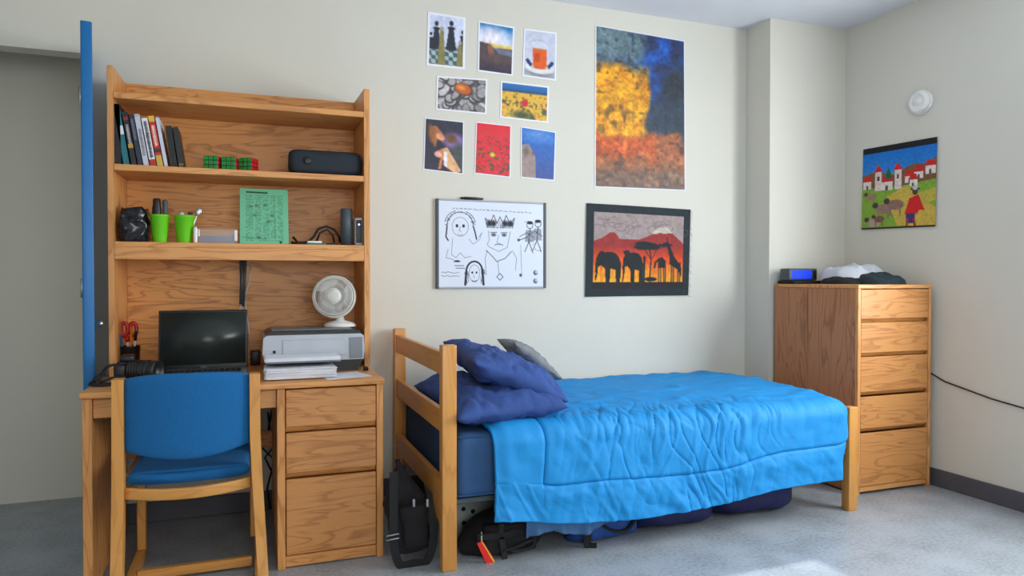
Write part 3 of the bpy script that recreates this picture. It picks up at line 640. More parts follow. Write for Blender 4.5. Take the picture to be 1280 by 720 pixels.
l_.lathe(pr_, ((bx0+bx1)/2-.01, 3.25, DT+.048), 32, (R(90), 0, R(62)))
obj('lens', l_, M['black'], cb)
def strap_(pts): return MB().tube(curve_pts(pts), .011, 8, False, .45)
s_ = strap_([(bx0+.01, 3.25, DT+.075), (bx0-.02, 3.22, DT+.07), (bx0-.045, 3.19, DT+.03), (bx0-.07, 3.17, DT+.012), (bx0-.03, 3.15, DT+.008), (bx0+.02, 3.16, DT+.012), (bx0+.04, 3.19, DT+.035)])
obj('strap', s_, M['blackmat'], cb)
obj('strap', strap_([(bx0+.03, 3.2, DT+.03), (bx0+.0, 3.17, DT+.03), (bx0-.03, 3.16, DT+.02), (bx0-.055, 3.18, DT+.03), (bx0-.03, 3.21, DT+.045)]), M['blackmat'], cb)
# pen cup
qc = atY(163, 440, 3.62)
cup = tag(obj('pen_cup', MB().lathe([(.038, 0), (.043, .115), (.045, .12), (.041, .12), (.036, .008), (.001, .006)], (qc.x, 3.60, DT), 28), M['black'], base=(qc.x, 3.60, DT)), 'black pen cup at the back of the desk, left of the laptop', 'cup')
def pen(name, col, dx, dy, h, tilt, label, cap=None):
    b0 = (qc.x+dx, 3.60+dy, DT+.010)
    m = MB(); m.lathe([(.002, 0), (.005, .01), (.005, h-.012), (.0055, h-.010), (.0055, h-.002), (.003, h)], (0, 0, 0), 10)
    o = obj(name, m, col, local=True); o.location = b0; o.rotation_euler = (tilt[1], tilt[0], 0); tag(o, label, 'pen')
    if cap: c = MB(); c.lathe([(.0062, h-.05), (.0062, h-.006), (.0045, h+.001)], (0, 0, 0), 10); obj('cap', c, cap, o, local=True)
pen('pen', M['white'], .012, -.008, .185, (.10, .08), 'white pen with black cap in the pen cup by the laptop', M['black'])
pen('pen', M['orange'], .004, -.014, .195, (.04, .08), 'orange pencil standing in the pen cup')
pen('pen', M['bluelid'], -.014, -.012, .165, (-.12, .1), 'blue pen leaning left in the pen cup')
sc = thing('scissors', 'red handled scissors standing handles up in the pen cup', 'scissors', (qc.x-.004, 3.605, DT+.012))
m = MB(); m.box(-.010, .0, -.0015, .0, 0, .13, .0005); m.box(-.002, .008, .0002, .0017, 0, .13, .0005); obj('blade', m, M['steel'], sc, local=True)
for s in (-1, 1):
    m = MB(); m.tube([(s*.003, s*.001, .125), (s*.010, s*.001, .15)], .009, 8); m.tube([(s*.018+.014*math.cos(t), s*.001, .182+.03*math.sin(t)) for t in np.linspace(0, 2*math.pi, 16)[:-1]], .0085, 8, True); obj('scissor_handle', m, M['red'], sc, local=True)
# crumpled earphones / white wrapper
q = atZ(190, 458, DT+.01); m = MB()
m.grid(lambda a, b: Vector((q.x+.035*math.sin(math.pi*b)*math.cos(2*math.pi*a), 3.56+.03*math.sin(math.pi*b)*math.sin(2*math.pi*a), DT+.022-.022*math.cos(math.pi*b)))+Vector((1, 1, 0))*.008*nz((a*5, b*5, 1), 2), 20, 12, True, True)
tag(obj('crumpled_tissue', m, M['tee'], base=(q.x, 3.56, DT)), 'crumpled pale tissue on the desk between camera and laptop', 'tissue')
# printer
PF = 3.30; pr0, pr1 = atY(328, 440, PF).x, atY(456, 440, PF).x; ptz = atY(390, 416, PF).z
pr = thing('printer', 'silver and black inkjet printer on the right side of the desk', 'printer', ((pr0+pr1)/2, 3.45, DT))
m = MB(); m.prism([(pr0+.012, DT+.052), (pr1-.004, DT+.052), (pr1, DT+.10), (pr1-.004, ptz-.018), (pr1-.02, ptz-.008), (pr0+.02, ptz-.008), (pr0+.004, ptz-.02), (pr0, DT+.09)], PF, 3.62); obj('housing', m, M['silver'], pr)
m = MB(); m.prism([(pr0+.016, DT+.001), (pr1-.03, DT+.001), (pr1-.008, DT+.05), (pr0+.012, DT+.05)], PF+.008, 3.61); obj('base_tray', m, M['black'], pr)
m = MB(); m.prism([(pr0+.012, ptz-.0075), (pr1-.012, ptz-.0075), (pr1-.024, ptz+.006), (pr0+.03, ptz+.006)], PF+.004, 3.615); lid_ = obj('scanner_lid', m, M['black'], pr)
m = MB(); m.box(pr0+.04, pr1-.05, PF+.06, 3.60, ptz+.0062, ptz+.012, .004, 2); obj('lid_panel', m, M['silverd'], lid_)
m = MB(); m.box(pr0+.085, pr1-.09, PF-.004, PF-.0005, DT+.075, ptz-.03, .0015); obj('front_door', m, M['silver'], pr)
m = MB(); m.box(pr1-.07, pr1-.012, PF-.004, PF-.0005, DT+.058, ptz-.025, .002); obj('card_cover', m, M['silverd'], pr)
m = MB(); m.lathe([(.007, 0), (.007, .004), (.004, .005)], (pr0+.05, PF, DT+.098), 16, (R(90), 0, 0)); obj('power_button', m, M['black'], pr)
m = MB(); m.prism([(PF+.02, DT+.055), (PF+.02, DT+.048), (3.12, DT+.066), (3.12, DT+.073)], pr0+.01, pr1-.13, 'x'); obj('output_tray', m, M['silverd'], pr)
m = MB()
for i in range(6): m.box(pr0+.004+.003*(i % 3), pr1-.135+.004*(i % 2), 3.11+.003*i, 3.28, DT+.0745+.0022*i, DT+.0762+.0022*i, 0)
stk = obj('printed_sheets', m, M['paper'], base=(pr0+.15, 3.19, DT+.0745)); tag(stk, 'stack of white sheets lying in the open printer tray', 'paper')
m = MB()
for i in range(18): m.obox((pr0+.15+.004*math.sin(i*2.1), 3.165+.003*math.cos(i*1.3), DT+.006+i*.0024), (.285, .19, .0021), (0, 0, .03*math.sin(i*1.7)), 0)
for o_, n_ in ((obj('paper_stack', m, M['paper'], base=(pr0+.15, 3.17, DT)), 0),): tag(o_, 'thick pile of white papers on the desk under the printer tray', 'paper')
m = MB(); m.obox((pr1-.12, 3.14, DT+.0012), (.2, .17, .0018), (0, 0, .25), 0)
tag(obj('loose_sheet', m, M['paper'], base=(pr1-.12, 3.14, DT)), 'single loose white sheet poking out right of the paper pile', 'paper')
# black power strip between laptop and printer
m = MB(); m.box(.005, .05, 3.66, 3.74, DT+.001, DT+.07, .006, 2); 
tag(obj('power_adapter', m, M['black'], base=(.03, 3.70, DT)), 'black power adapter behind the printer beside the laptop screen', 'adapter')
m = MB(); q = atZ(459, 463, DT); m.lathe([(.012, 0), (.012, .012), (.008, .018), (.001, .018)], (q.x-.006, q.y, DT), 14)
tag(obj('rubber_stopper', m, M['black'], base=(q.x, q.y, DT)), 'small black stopper on the desk corner right of the printer', 'stopper')
# fan
FN = 3.50; fc = atY(418, 371, FN); bz = ptz+.0125
fan = thing('desk_fan', 'small white desk fan standing on top of the printer', 'fan', (fc.x, FN, bz))
q0 = atY(425, 405, FN)
m = MB(); m.lathe([(.075, 0), (.078, .006), (.07, .016), (.05, .024), (.022, .03), (.018, .05), (.001, .05)], (q0.x, FN, bz), 32); obj('fan_base', m, M['fanwhite'], fan)
m = MB(); m.tube([(q0.x, FN, bz+.045), (q0.x, FN+.02, fc.z-.085), (q0.x-.004, FN+.03, fc.z-.03)], [.018, .015, .02], 14); obj('fan_neck', m, M['fanwhite'], fan)
fr_ = abs(atY(445, 371, FN).x-atY(391, 371, FN).x)/2; ax = Euler((R(84), 0, R(-14))); A = ax.to_matrix().to_4x4(); T = Matrix.Translation(fc) @ A
m = MB(); prof = []
m.lathe([(.034, -.075), (.042, -.06), (.042, -.03), (.03, -.02), (.001, -.02)], fc, 24, tuple(ax)); obj('motor_housing', m, M['fanwhite'], fan)
m = MB()
for r_, h_, t_ in ((fr_-.002, .0, .0045), (fr_-.004, .02, .004), (fr_-.012, .034, .003), (.036, .046, .003), (.06, .044, .0012), (.085, .04, .0012), (fr_-.004, -.02, .004), (.05, -.045, .002), (.08, -.04, .0012)):
    m.tube([T @ Vector((r_*math.cos(t), r_*math.sin(t), h_)) for t in np.linspace(0, 2*math.pi, 41)[:-1]], t_, 6, True)
for i in range(84):
    t = 2*math.pi*i/84; c_, s_ = math.cos(t), math.sin(t)
    m.tube([T @ Vector((r_*c_, r_*s_, h_)) for r_, h_ in ((.034, .046), (.07, .043), (fr_-.02, .036), (fr_-.004, .016), (fr_-.004, -.02), (fr_-.03, -.036), (.045, -.045))], .0011, 4)
m.lathe([(.036, .044), (.034, .05), (.02, .053), (.001, .054)], fc, 24, tuple(ax)); obj('guard', m, M['fanwhite'], fan)
m = MB()
for i in range(3):
    def bl(u, v, i=i):
        t = 2*math.pi*i/3+(u-.5)*1.5*(.6+.4*v); r_ = .02+(fr_-.035)*v
        return T @ Vector((r_*math.cos(t), r_*math.sin(t), (u-.5)*.03+.005))
    m.grid(bl, 10, 8)
m.lathe([(.022, -.015), (.022, .02), (.012, .028), (.001, .028)], fc, 20, tuple(ax)); obj('fan_blades', m, M['white'], fan, fix=False)
# cords hanging behind the desk shelf
t0 = atY(302, 326, 3.765); t1 = atY(302, 388, 3.765)
m = MB(); m.box(t0.x-.012, t0.x+.022, 3.70, 3.778, 1.285, 1.3265, .003); m.tube([(t0.x, 3.768, 1.29), (t0.x+.002, 3.768, 1.18), (t0.x-.002, 3.768, t1.z+.03)], .010, 8); m.tube([(t0.x+.018, 3.768, 1.29), (t0.x+.014, 3.768, 1.2), (t0.x+.006, 3.768, t1.z+.02)], .007, 8)
tag(obj('lamp_cord', m, M['gun'], base=(t0.x, 3.77, 1.28)), 'dark cord hanging under the lowest hutch shelf behind the laptop', 'cord')
m = MB()
for a in (((0, .0), (-.012, -.05), (-.03, -.09), (-.035, -.2)), ((.004, .08), (.02, -.02), (.03, -.1), (.045, -.24)), ((.05, .2), (.035, .1), (.01, .02), (.0, -.03), (.02, -.15), (.02, -.26))):
    m.tube([(t1.x+x_, 3.7755-.002*i, t1.z+.035+z_) for i, (x_, z_) in enumerate(a)], .0034, 6)
tag(obj('white_cord', m, M['wire'], base=(t1.x, 3.775, DT)), 'thin white cords trailing down behind the laptop screen', 'cord')
m = MB(); 
for k, pts in enumerate((((335, 515), (338, 545), (328, 560), (343, 575), (334, 610), (338, 636)), ((340, 512), (333, 548), (344, 556), (331, 572), (340, 590)), ((328, 552), (338, 556), (345, 552)))):
    m.tube([atY(a, b, 3.755-.02*k) for a, b in pts], .005, 7)
q = atY(335, 636, 3.755)
tag(obj('kneehole_cable', m, M['black'], base=(q.x, 3.755, .05)), 'tangled black cables hanging in the desk kneehole', 'cable')

# ------------------------------------------------------------------ hutch: top shelf
BG = 'books leaning on the top shelf'
def book(x0, wd, h, dp, lean, cols, label, marks=None, yf=3.465):
    """Upright book whose spine faces the room; x0 is its lower left corner on the shelf."""
    h_ = h; o = thing('book', label, 'book', (x0, yf, S1), BG, (0, lean, 0))
    if lean < 0: pass
    cov = MB(); e = .002
    cov.box(0, e, .002, dp, 0, h_, .0005); cov.box(wd-e, wd, .002, dp, 0, h_, .0005)
    obj('cover', cov, plain('book_cover', cols[0], .45), o, local=True)
    pg = MB(); pg.box(e, wd-e, .003, dp-.004, .003, h_-.004, 0); obj('pages', pg, M['paper'], o, local=True)
    P_ = Paint(10, 90, cols[0])
    for v0, v1, c in cols[1]: P_.rect(0, v0, 1, v1, c)
    if marks:
        c, a, b = marks
        v = a
        while v < b: s = .012+.02*rng.random(); P_.line([(.3+.1*rng.random(), v), (.7, v+.004), (.35, v+s)], .16, c); v += s+.012
    hh = sheet('spine', P_, [(0, 0, h_), (wd, 0, h_), (wd, 0, 0), (0, 0, 0)], M['spine'], (0, -1, 0), .0008)
    base = hh.location.copy(); hh.parent = o
    for v in hh.data.vertices: v.co = v.co + base + Vector((0, .002, 0))
    hh.location = (0, 0, 0)
    return o
L1 = -.19
bk = [(-.541, .026, .262, (20, 18, 30), [], None, 'tall black book standing at the left end of top shelf', -.02),
      (-.508, .024, .262, (28, 110, 124), [(.36, .50, (220, 232, 236))], None, 'teal book with pale spine label on the top shelf', -.15),
      (-.477, .021, .232, (36, 32, 40), [(.1, .16, (150, 40, 36)), (.6, .68, (190, 150, 50))], ((190, 180, 180), .25, .6), 'dark book with red and yellow marks beside the teal book', -.16),
      (-.452, .019, .222, (40, 46, 62), [], ((110, 120, 140), .1, .5), 'plain dark navy book on the top shelf', -.16),
      (-.430, .022, .226, (196, 200, 212), [(.0, .05, (170, 174, 186))], ((120, 120, 130), .3, .8), 'pale grey book on the top shelf beside navy book', -.165),
      (-.404, .025, .210, (232, 232, 236), [(.86, 1, (180, 40, 40))], ((50, 50, 60), .08, .8), 'white book with bold black lettering and red foot', -.165),
      (-.376, .025, .222, (196, 40, 36), [(0, .12, (226, 180, 60)), (.64, .72, (60, 40, 40)), (.78, 1, (206, 170, 60))], ((240, 220, 200), .2, .6), 'red and yellow book on the top shelf', -.165),
      (-.348, .015, .222, (206, 206, 220), [(.0, .03, (120, 120, 140))], None, 'thin pale lilac book right of the red and yellow book', -.165),
      (-.322, .028, .182, (18, 20, 24), [], None, 'short black book leaning beside thin lilac book', -.13),
      (-.290, .022, .180, (26, 30, 32), [(.9, .94, (120, 110, 70))], None, 'small dark green-black book at the right end of the row', -.14)]
for x, wd, h, col, st, mk_, lb, ln in bk: book(x, wd*.93, h, .17, ln, (col, st), lb, mk_)
# cubes
def cube(pxl, pxr, Y, rz, label):
    a, b = atY(pxl, 208, Y).x, atY(pxr, 208, Y).x; s = .062
    o = thing('puzzle_cube', label, 'puzzle cube', ((a+b)/2, Y+s/2, S1+.001), 'green faced puzzle cubes', (0, 0, R(rz)))
    m = MB(); h = s/2; m.box(-h, h, -h, h, 0, s, .003, 2); obj('cube_core', m, M['black'], o, local=True)
    g = s/3; q = MB(); r_ = MB()
    for i in range(3):
        for j in range(3):
            q.box(-h+i*g+.0018, -h+(i+1)*g-.0018, -h-.0012, -h+.001, j*g+.0018, (j+1)*g-.0018, .0005)
            r_.box(h-.001, h+.0012, -h+i*g+.0018, -h+(i+1)*g-.0018, j*g+.0018, (j+1)*g-.0018, .0005)
    obj('green_face', q, M['cube'], o, local=True); obj('red_face', r_, M['cubered'], o, local=True)
cube(256, 275, 3.475, -14, 'green faced puzzle cube, leftmost of three on the top shelf')
cube(278, 297, 3.475, -14, 'green faced puzzle cube in the middle of three on the top shelf')
cube(300, 322, 3.475, -30, 'puzzle cube turned to show its red side, rightmost of three on the top shelf')
# black oblong speaker
a, b = atY(361, 200, 3.455).x, .517; z1 = atY(410, 187.5, 3.47).z
sp = thing('speaker', 'long black rounded speaker at the right end of the top shelf', 'speaker', ((a+b)/2, 3.51, S1))
def capsule(a_, b_):
    th = 2*math.pi*a_; e = abs(2*b_-1); k = (1-.25*e**14); q = (abs(math.cos(th))**.6*math.copysign(1, math.cos(th)), abs(math.sin(th))**.6*math.copysign(1, math.sin(th)))
    hz = (z1-S1)/2
    return Vector((a+.004+(b-a-.008)*b_, 3.515+.055*q[0]*k, S1+hz+hz*q[1]*k))
obj('speaker_body', MB().grid(capsule, 36, 30, True, True), plain('speaker_cloth', (26, 36, 46), .75, bump=.5, bscale=400), sp)
m = MB(); m.lathe([(.018, 0), (.018, .006), (.012, .008), (.001, .008)], (a+.085, 3.463, S1+.062), 20, (R(90), 0, 0)); obj('control_dial', m, M['black'], sp)
for xx in (a+.001, b-.005): m = MB(); m.lathe([(.038, 0), (.038, .004)], (xx, 3.515, S1+(z1-S1)/2), 20, (0, R(90), 0)); obj('end_cap', m, M['black'], sp)

# ------------------------------------------------------------------ hutch: middle shelf
# black plastic bag
a, b = -.537, atY(187, 290, 3.50).x; zt = atY(160, 260, 3.50).z
def bagf(u, v):
    th = 2*math.pi*u; q = (abs(math.cos(th))**.55*math.copysign(1, math.cos(th)), abs(math.sin(th))**.55*math.copysign(1, math.sin(th)))
    k = .92+.10*math.sin(math.pi*v)-.10*v**4
    p_ = Vector(((a+b)/2+(b-a)/2*q[0]*k*.97, 3.525+.065*q[1]*k, S2+(zt-S2)*v))
    if v > .9: p_.z += .006*math.sin(th*4)
    return p_+Vector((.008*fbm(p_, 22), .012*fbm(p_+Vector((3, 1, 2)), 18), 0))*min(1, v*5)
m = MB(); m.grid(bagf, 60, 30, True, True); tag(obj('plastic_bag', m, M['plasticbag'], base=((a+b)/2, 3.525, S2)), 'crinkled black plastic bag at the left end of the middle shelf', 'bag')
for (l, r, c, lb) in ((187, 212.5, 198.5, 'lime green cup, left of two, holding a black bottle'), (217, 243.5, 229.5, 'lime green cup, right of two, holding spoons')):
    x0, x1 = atY(l, 269, 3.50).x, atY(r, 269, 3.50).x; rr = (x1-x0)/2; xc = (x0+x1)/2; h = atY(200, 268.5, 3.50).z-S2
    m = MB(); m.lathe([(rr*.68, 0), (rr*.7, .003), (rr*.96, h-.01), (rr, h-.008), (rr, h), (rr*.94, h), (rr*.66, .006), (.001, .005)], (xc, 3.50, S2), 32)
    tag(obj('cup', m, M['lime'], base=(xc, 3.50, S2)), lb, 'cup', 'lime green cups')
    if l < 200:
        zb = atY(203, 248, 3.50).z
        m = MB(); m.lathe([(.017, .0), (.019, .01), (.019, zb-S2-.05), (.016, zb-S2-.035), (.016, zb-S2-.014), (.012, zb-S2-.008), (.001, zb-S2-.007)], (xc-.012, 3.50, S2+.0065), 22); bt_ = obj('bottle', m, M['black'], base=(xc-.012, 3.50, S2+.0065)); tag(bt_, 'black bottle standing in the left lime cup', 'bottle')
        m = MB(); m.lathe([(.0105, 0), (.011, .008), (.011, zb-S2-.02), (.008, zb-S2-.012), (.001, zb-S2-.012)], (xc+.021, 3.505, S2+.0065), 18); tag(obj('marker_tube', m, M['gun'], base=(xc+.021, 3.505, S2+.0065)), 'slim dark tube beside the bottle in the left lime cup', 'tube')
    else:
        for dx, tx, hh, lb2 in ((-.004, -.06, .128, 'metal spoon with its bowl low over the right lime cup'), (.010, .34, .155, 'metal spoon leaning right out of the right lime cup')):
            o = thing('spoon', lb2, 'spoon', (xc+dx, 3.502+dx*.8, S2+.007), 'spoons in the right cup', (0, tx, 0))
            m = MB(); m.box(-.003, .003, -.001, .001, 0, hh-.03, .0008); obj('spoon_handle', m, M['steel'], o, local=True)
            m = MB(); m.grid(lambda u, v, hh=hh: Vector((.013*math.sin(math.pi*v)*math.cos(2*math.pi*u), .005*math.sin(math.pi*v)*math.sin(2*math.pi*u), hh-.0305+.02-.02*math.cos(math.pi*v))), 16, 10, True, True); obj('spoon_bowl', m, M['steel'], o, local=True)
m = MB(); m.obox((0, 0, .068), (.022, .008, .135), (0, 0, 0), .003, 2); o = obj('dark_brush', m, plain('brown_wood', (70, 36, 30), .5), local=True); o.location = (xc+.004, 3.515, S2+.008); o.rotation_euler = (0, .16, 0); tag(o, 'dark brown brush handle in the right lime cup', 'brush')
q = atY(244.5, 300, 3.48); m = MB(); m.lathe([(.0075, 0), (.0085, .004), (.0085, .062), (.006, .068), (.006, .072), (.001, .072)], (q.x, 3.475, S2), 16); tag(obj('glue_stick', m, M['white'], base=(q.x, 3.475, S2)), 'white glue stick standing between right cup and clear box', 'glue stick')
a, b = atY(248, 300, 3.48).x, atY(296.5, 300, 3.48).x; zt = atY(270, 285, 3.48).z
bx = thing('storage_box', 'small clear plastic box with blue contents on the middle shelf', 'box', ((a+b)/2, 3.48, S2))
def glassy(name, col, alpha):
    m_, n_, l_, b_ = newmat(name); b_.inputs['Base Color'].default_value = (*lin(col), 1); b_.inputs['Roughness'].default_value = .15; b_.inputs['Alpha'].default_value = alpha; return m_
GL = glassy('clear_plastic', (215, 190, 170), .2)
m = MB(); t = .002
m.box(a, b, 3.48, 3.48+t, S2+.001, zt-.006, 0); m.box(a, b, 3.59-t, 3.59, S2+.001, zt-.006, 0); m.box(a, a+t, 3.482, 3.538, S2+.001, zt-.006, 0); m.box(b-t, b, 3.482, 3.538, S2+.001, zt-.006, 0); m.box(a, b, 3.48, 3.59, S2, S2+.001, 0)
obj('box_wall', m, GL, bx); obj('box_lid', MB().box(a-.003, b+.003, 3.477, 3.593, zt-.0058, zt, .002, 2), GL, bx)
m = MB(); m.box(b-.012, b+.001, 3.476, 3.4795, S2+.012, zt-.008, .001); m.box(a-.001, a+.006, 3.476, 3.4795, S2+.03, zt-.008, .001); obj('clip', m, M['white'], bx)
tag(obj('note_cards', MB().box(a+.003, b-.003, 3.484, 3.536, S2+.0015, S2+.034, .001), M['bluelid'], base=((a+b)/2, 3.48, S2+.0015)), 'stack of blue cards inside the clear plastic box', 'cards')
# green sheet of tables
p = Paint(96, 108, (112, 190, 150)); K = (30, 62, 52)
p.line([(.14, .07), (.56, .075)], .03, K)
for j in range(30):
    v = .125+.84*j/30
    for x0_, x1_ in ((.12, .27), (.31, .44), (.47, .60), (.63, .74), (.77, .88)):
        x_ = x0_+.01*rng.random()
        while x_ < x1_:
            l_ = .008+.03*rng.random(); 
            if rng.random() < .72: p.line([(x_, v), (min(x_+l_, x1_), v)], .010, K, .35+.5*rng.random())
            x_ += l_+.012
for _ in range(7): p.ell(.2+.6*rng.random(), .2+.7*rng.random(), .04, .02, K, 0, .5, .5)
p.line([(.04, .88), (.3, .9), (.55, .9)], .006, K); p.line([(.71, .14), (.71, .93)], .004, K); p.ell(.83, .965, .03, .022, K)
gq = [atY(301, 235, 3.56), atY(361.5, 238, 3.56), atY(361, 306, 3.47), atY(300, 304.5, 3.47)]
for v in gq[2:]: v.z = S2+.0005
gq[0].x = gq[3].x; gq[1].x = gq[2].x; zz = (gq[0].z+gq[1].z)/2; gq[0].z = gq[1].z = zz
gs = sheet('printed_card', p, gq, M['print'], (0, -1, 0), .0015)
tag(gs, 'pale green sheet of printed tables standing on the middle shelf', 'card')
# cables and adapter
m = MB()
lp = [(366, 296), (372, 303), (384, 303), (392, 296), (398, 286), (408, 283), (418, 287), (424, 296), (425, 303)]
m.tube([atY(x, y, 3.56) for x, y in lp], .006, 8)
m.tube([atY(x, y, 3.54) for x, y in ((395, 303), (400, 291), (409, 287), (416, 294), (418, 303.5))], .005, 8)
m.tube([atY(x, y, 3.49) for x, y in ((364, 303), (376, 305), (395, 305.5), (412, 305.5), (422, 305.5))], .0055, 8)
q = atY(395, 300, 3.53); tag(obj('coiled_cable', m, M['black'], base=(q.x, 3.53, S2)), 'looped black cable on the middle shelf beside the green sheet', 'cable')
a, b = atY(384, 300, 3.47).x, atY(402, 300, 3.47).x; hb = thing('usb_hub', 'small white and teal adapter among the cables on the middle shelf', 'adapter', ((a+b)/2, 3.47, S2))
obj('hub_base', MB().box(a-.004, b+.02, 3.452, 3.482, S2+.0, S2+.008, .002, 2), M['teal'], hb); obj('hub_top', MB().box(a, b, 3.454, 3.48, S2+.0082, S2+.017, .002, 2), M['white'], hb)
# cylinder and small drive
a, b = atY(425.5, 280, 3.50).x, atY(440.5, 280, 3.50).x; zt = atY(432, 261, 3.50).z; rr = (b-a)/2
m = MB(); m.lathe([(rr, 0), (rr, zt-S2-.004), (rr-.004, zt-S2), (.001, zt-S2)], ((a+b)/2, 3.50, S2), 32); ct = obj('canister', m, M['gun'], base=((a+b)/2, 3.50, S2)); tag(ct, 'tall dark grey canister at the right of the middle shelf', 'canister')
a, b = atY(443.5, 290, 3.47).x, atY(454.5, 290, 3.47).x; zt = atY(449, 272, 3.47).z
dv_ = thing('hard_drive', 'narrow black device with silver rim and blue light beside canister', 'hard drive', ((a+b)/2, 3.51, S2))
b = min(b, .521)
obj('drive_case', MB().box(a, b, 3.47, 3.61, S2, zt, .008, 3), M['silver'], dv_)
obj('drive_face', MB().box(a+.006, b-.006, 3.466, 3.4695, S2+.012, zt-.012, .003, 2), M['black'], dv_)
obj('status_light', MB().lathe([(.005, 0), (.004, .002), (.001, .002)], ((a+b)/2, 3.4655, zt-.034), 14, (R(90), 0, 0)), M['led'], dv_)

# ------------------------------------------------------------------ bed
BF = 2.752; bed = thing('bed', 'oak twin bed frame with a slatted headboard along the back wall', 'bed', (1.82, 3.27, 0))
hx0, hx1 = .727, .788; HZ = .92
def post(x0, x1, y0, y1, h): return MB().box(x0, x1, y0, y1, 0, h, .004, 2)
obj('head_post', post(hx0, hx1, BF, BF+.05, HZ), maple['z'], bed); obj('head_post', post(hx0, hx1, 3.745, 3.795, HZ), maple['z'], bed)
FX0, FX1 = 2.862, 2.918
obj('foot_post', post(FX0, FX1, BF, BF+.05, .532), maple['z'], bed); obj('foot_post', post(FX0, FX1, 3.745, 3.795, .532), maple['z'], bed)
for z0_, z1_ in ((.795, .888), (.557, .652)): obj('head_rail', MB().box(hx0+.008, hx0+.032, BF+.0505, 3.7445, z0_, z1_, .003), maple['y'], bed)
# lowest head rail widens into the posts at both ends
pts = [(BF+.0505, .36), (3.7445, .36), (3.7445, .17)]+[(3.7445-.01-.13*math.sin(t*math.pi/2), .265-.09*(math.cos(t*math.pi/2))) for t in np.linspace(0, 1, 7)]+[(BF+.0505+.01+.13*math.sin(t*math.pi/2), .265-.09*math.cos(t*math.pi/2)) for t in np.linspace(1, 0, 7)]+[(BF+.0505, .17)]
obj('head_rail', MB().prism(pts, hx0+.008, hx0+.032, 'x'), maple['y'], bed)
obj('foot_rail', MB().box(FX0+.02, FX0+.044, BF+.0505, 3.7445, .22, .42, .003), maple['y'], bed)
obj('side_rail', MB().box(hx1+.0005, FX0-.0005, BF+.022, BF+.045, .262, .285, .003), M['gun'], bed)
obj('side_rail', MB().box(hx1+.0005, FX0-.0005, 3.752, 3.775, .262, .285, .003), M['gun'], bed)
m = MB()
for i in range(14): xx = .82+i*.152; m.box(xx, xx+.07, BF+.0455, 3.7515, .262, .279, .001)
obj('bed_slats', m, maple['y'], bed)
# mattress
def rbox(x0, x1, y0, y1, z0, z1, r, wr=.0):
    m = MB(); m.box(x0, x1, y0, y1, z0, z1, r, 5); return m
mt = thing('mattress', 'mattress in a dark blue fitted sheet on the bed frame', 'mattress', (1.8, 3.27, .286))
obj('mattress_body', rbox(hx1+.004, FX0-.012, BF+.004, 3.79, .2855, .552, .04), M['matt'], mt)
pp = MB()
for zz in (.30, .54):
    x0, x1, y0, y1 = hx1+.012, FX0-.02, BF+.012, 3.78
    pp.tube([(x0, y0-.006, zz), (x1, y0-.006, zz), (x1+.005, y0, zz), (x1+.005, y1, zz), (x0-.005, y1, zz), (x0-.005, y0, zz)], .004, 6, True)
obj('piping', pp, M['matt'], mt)
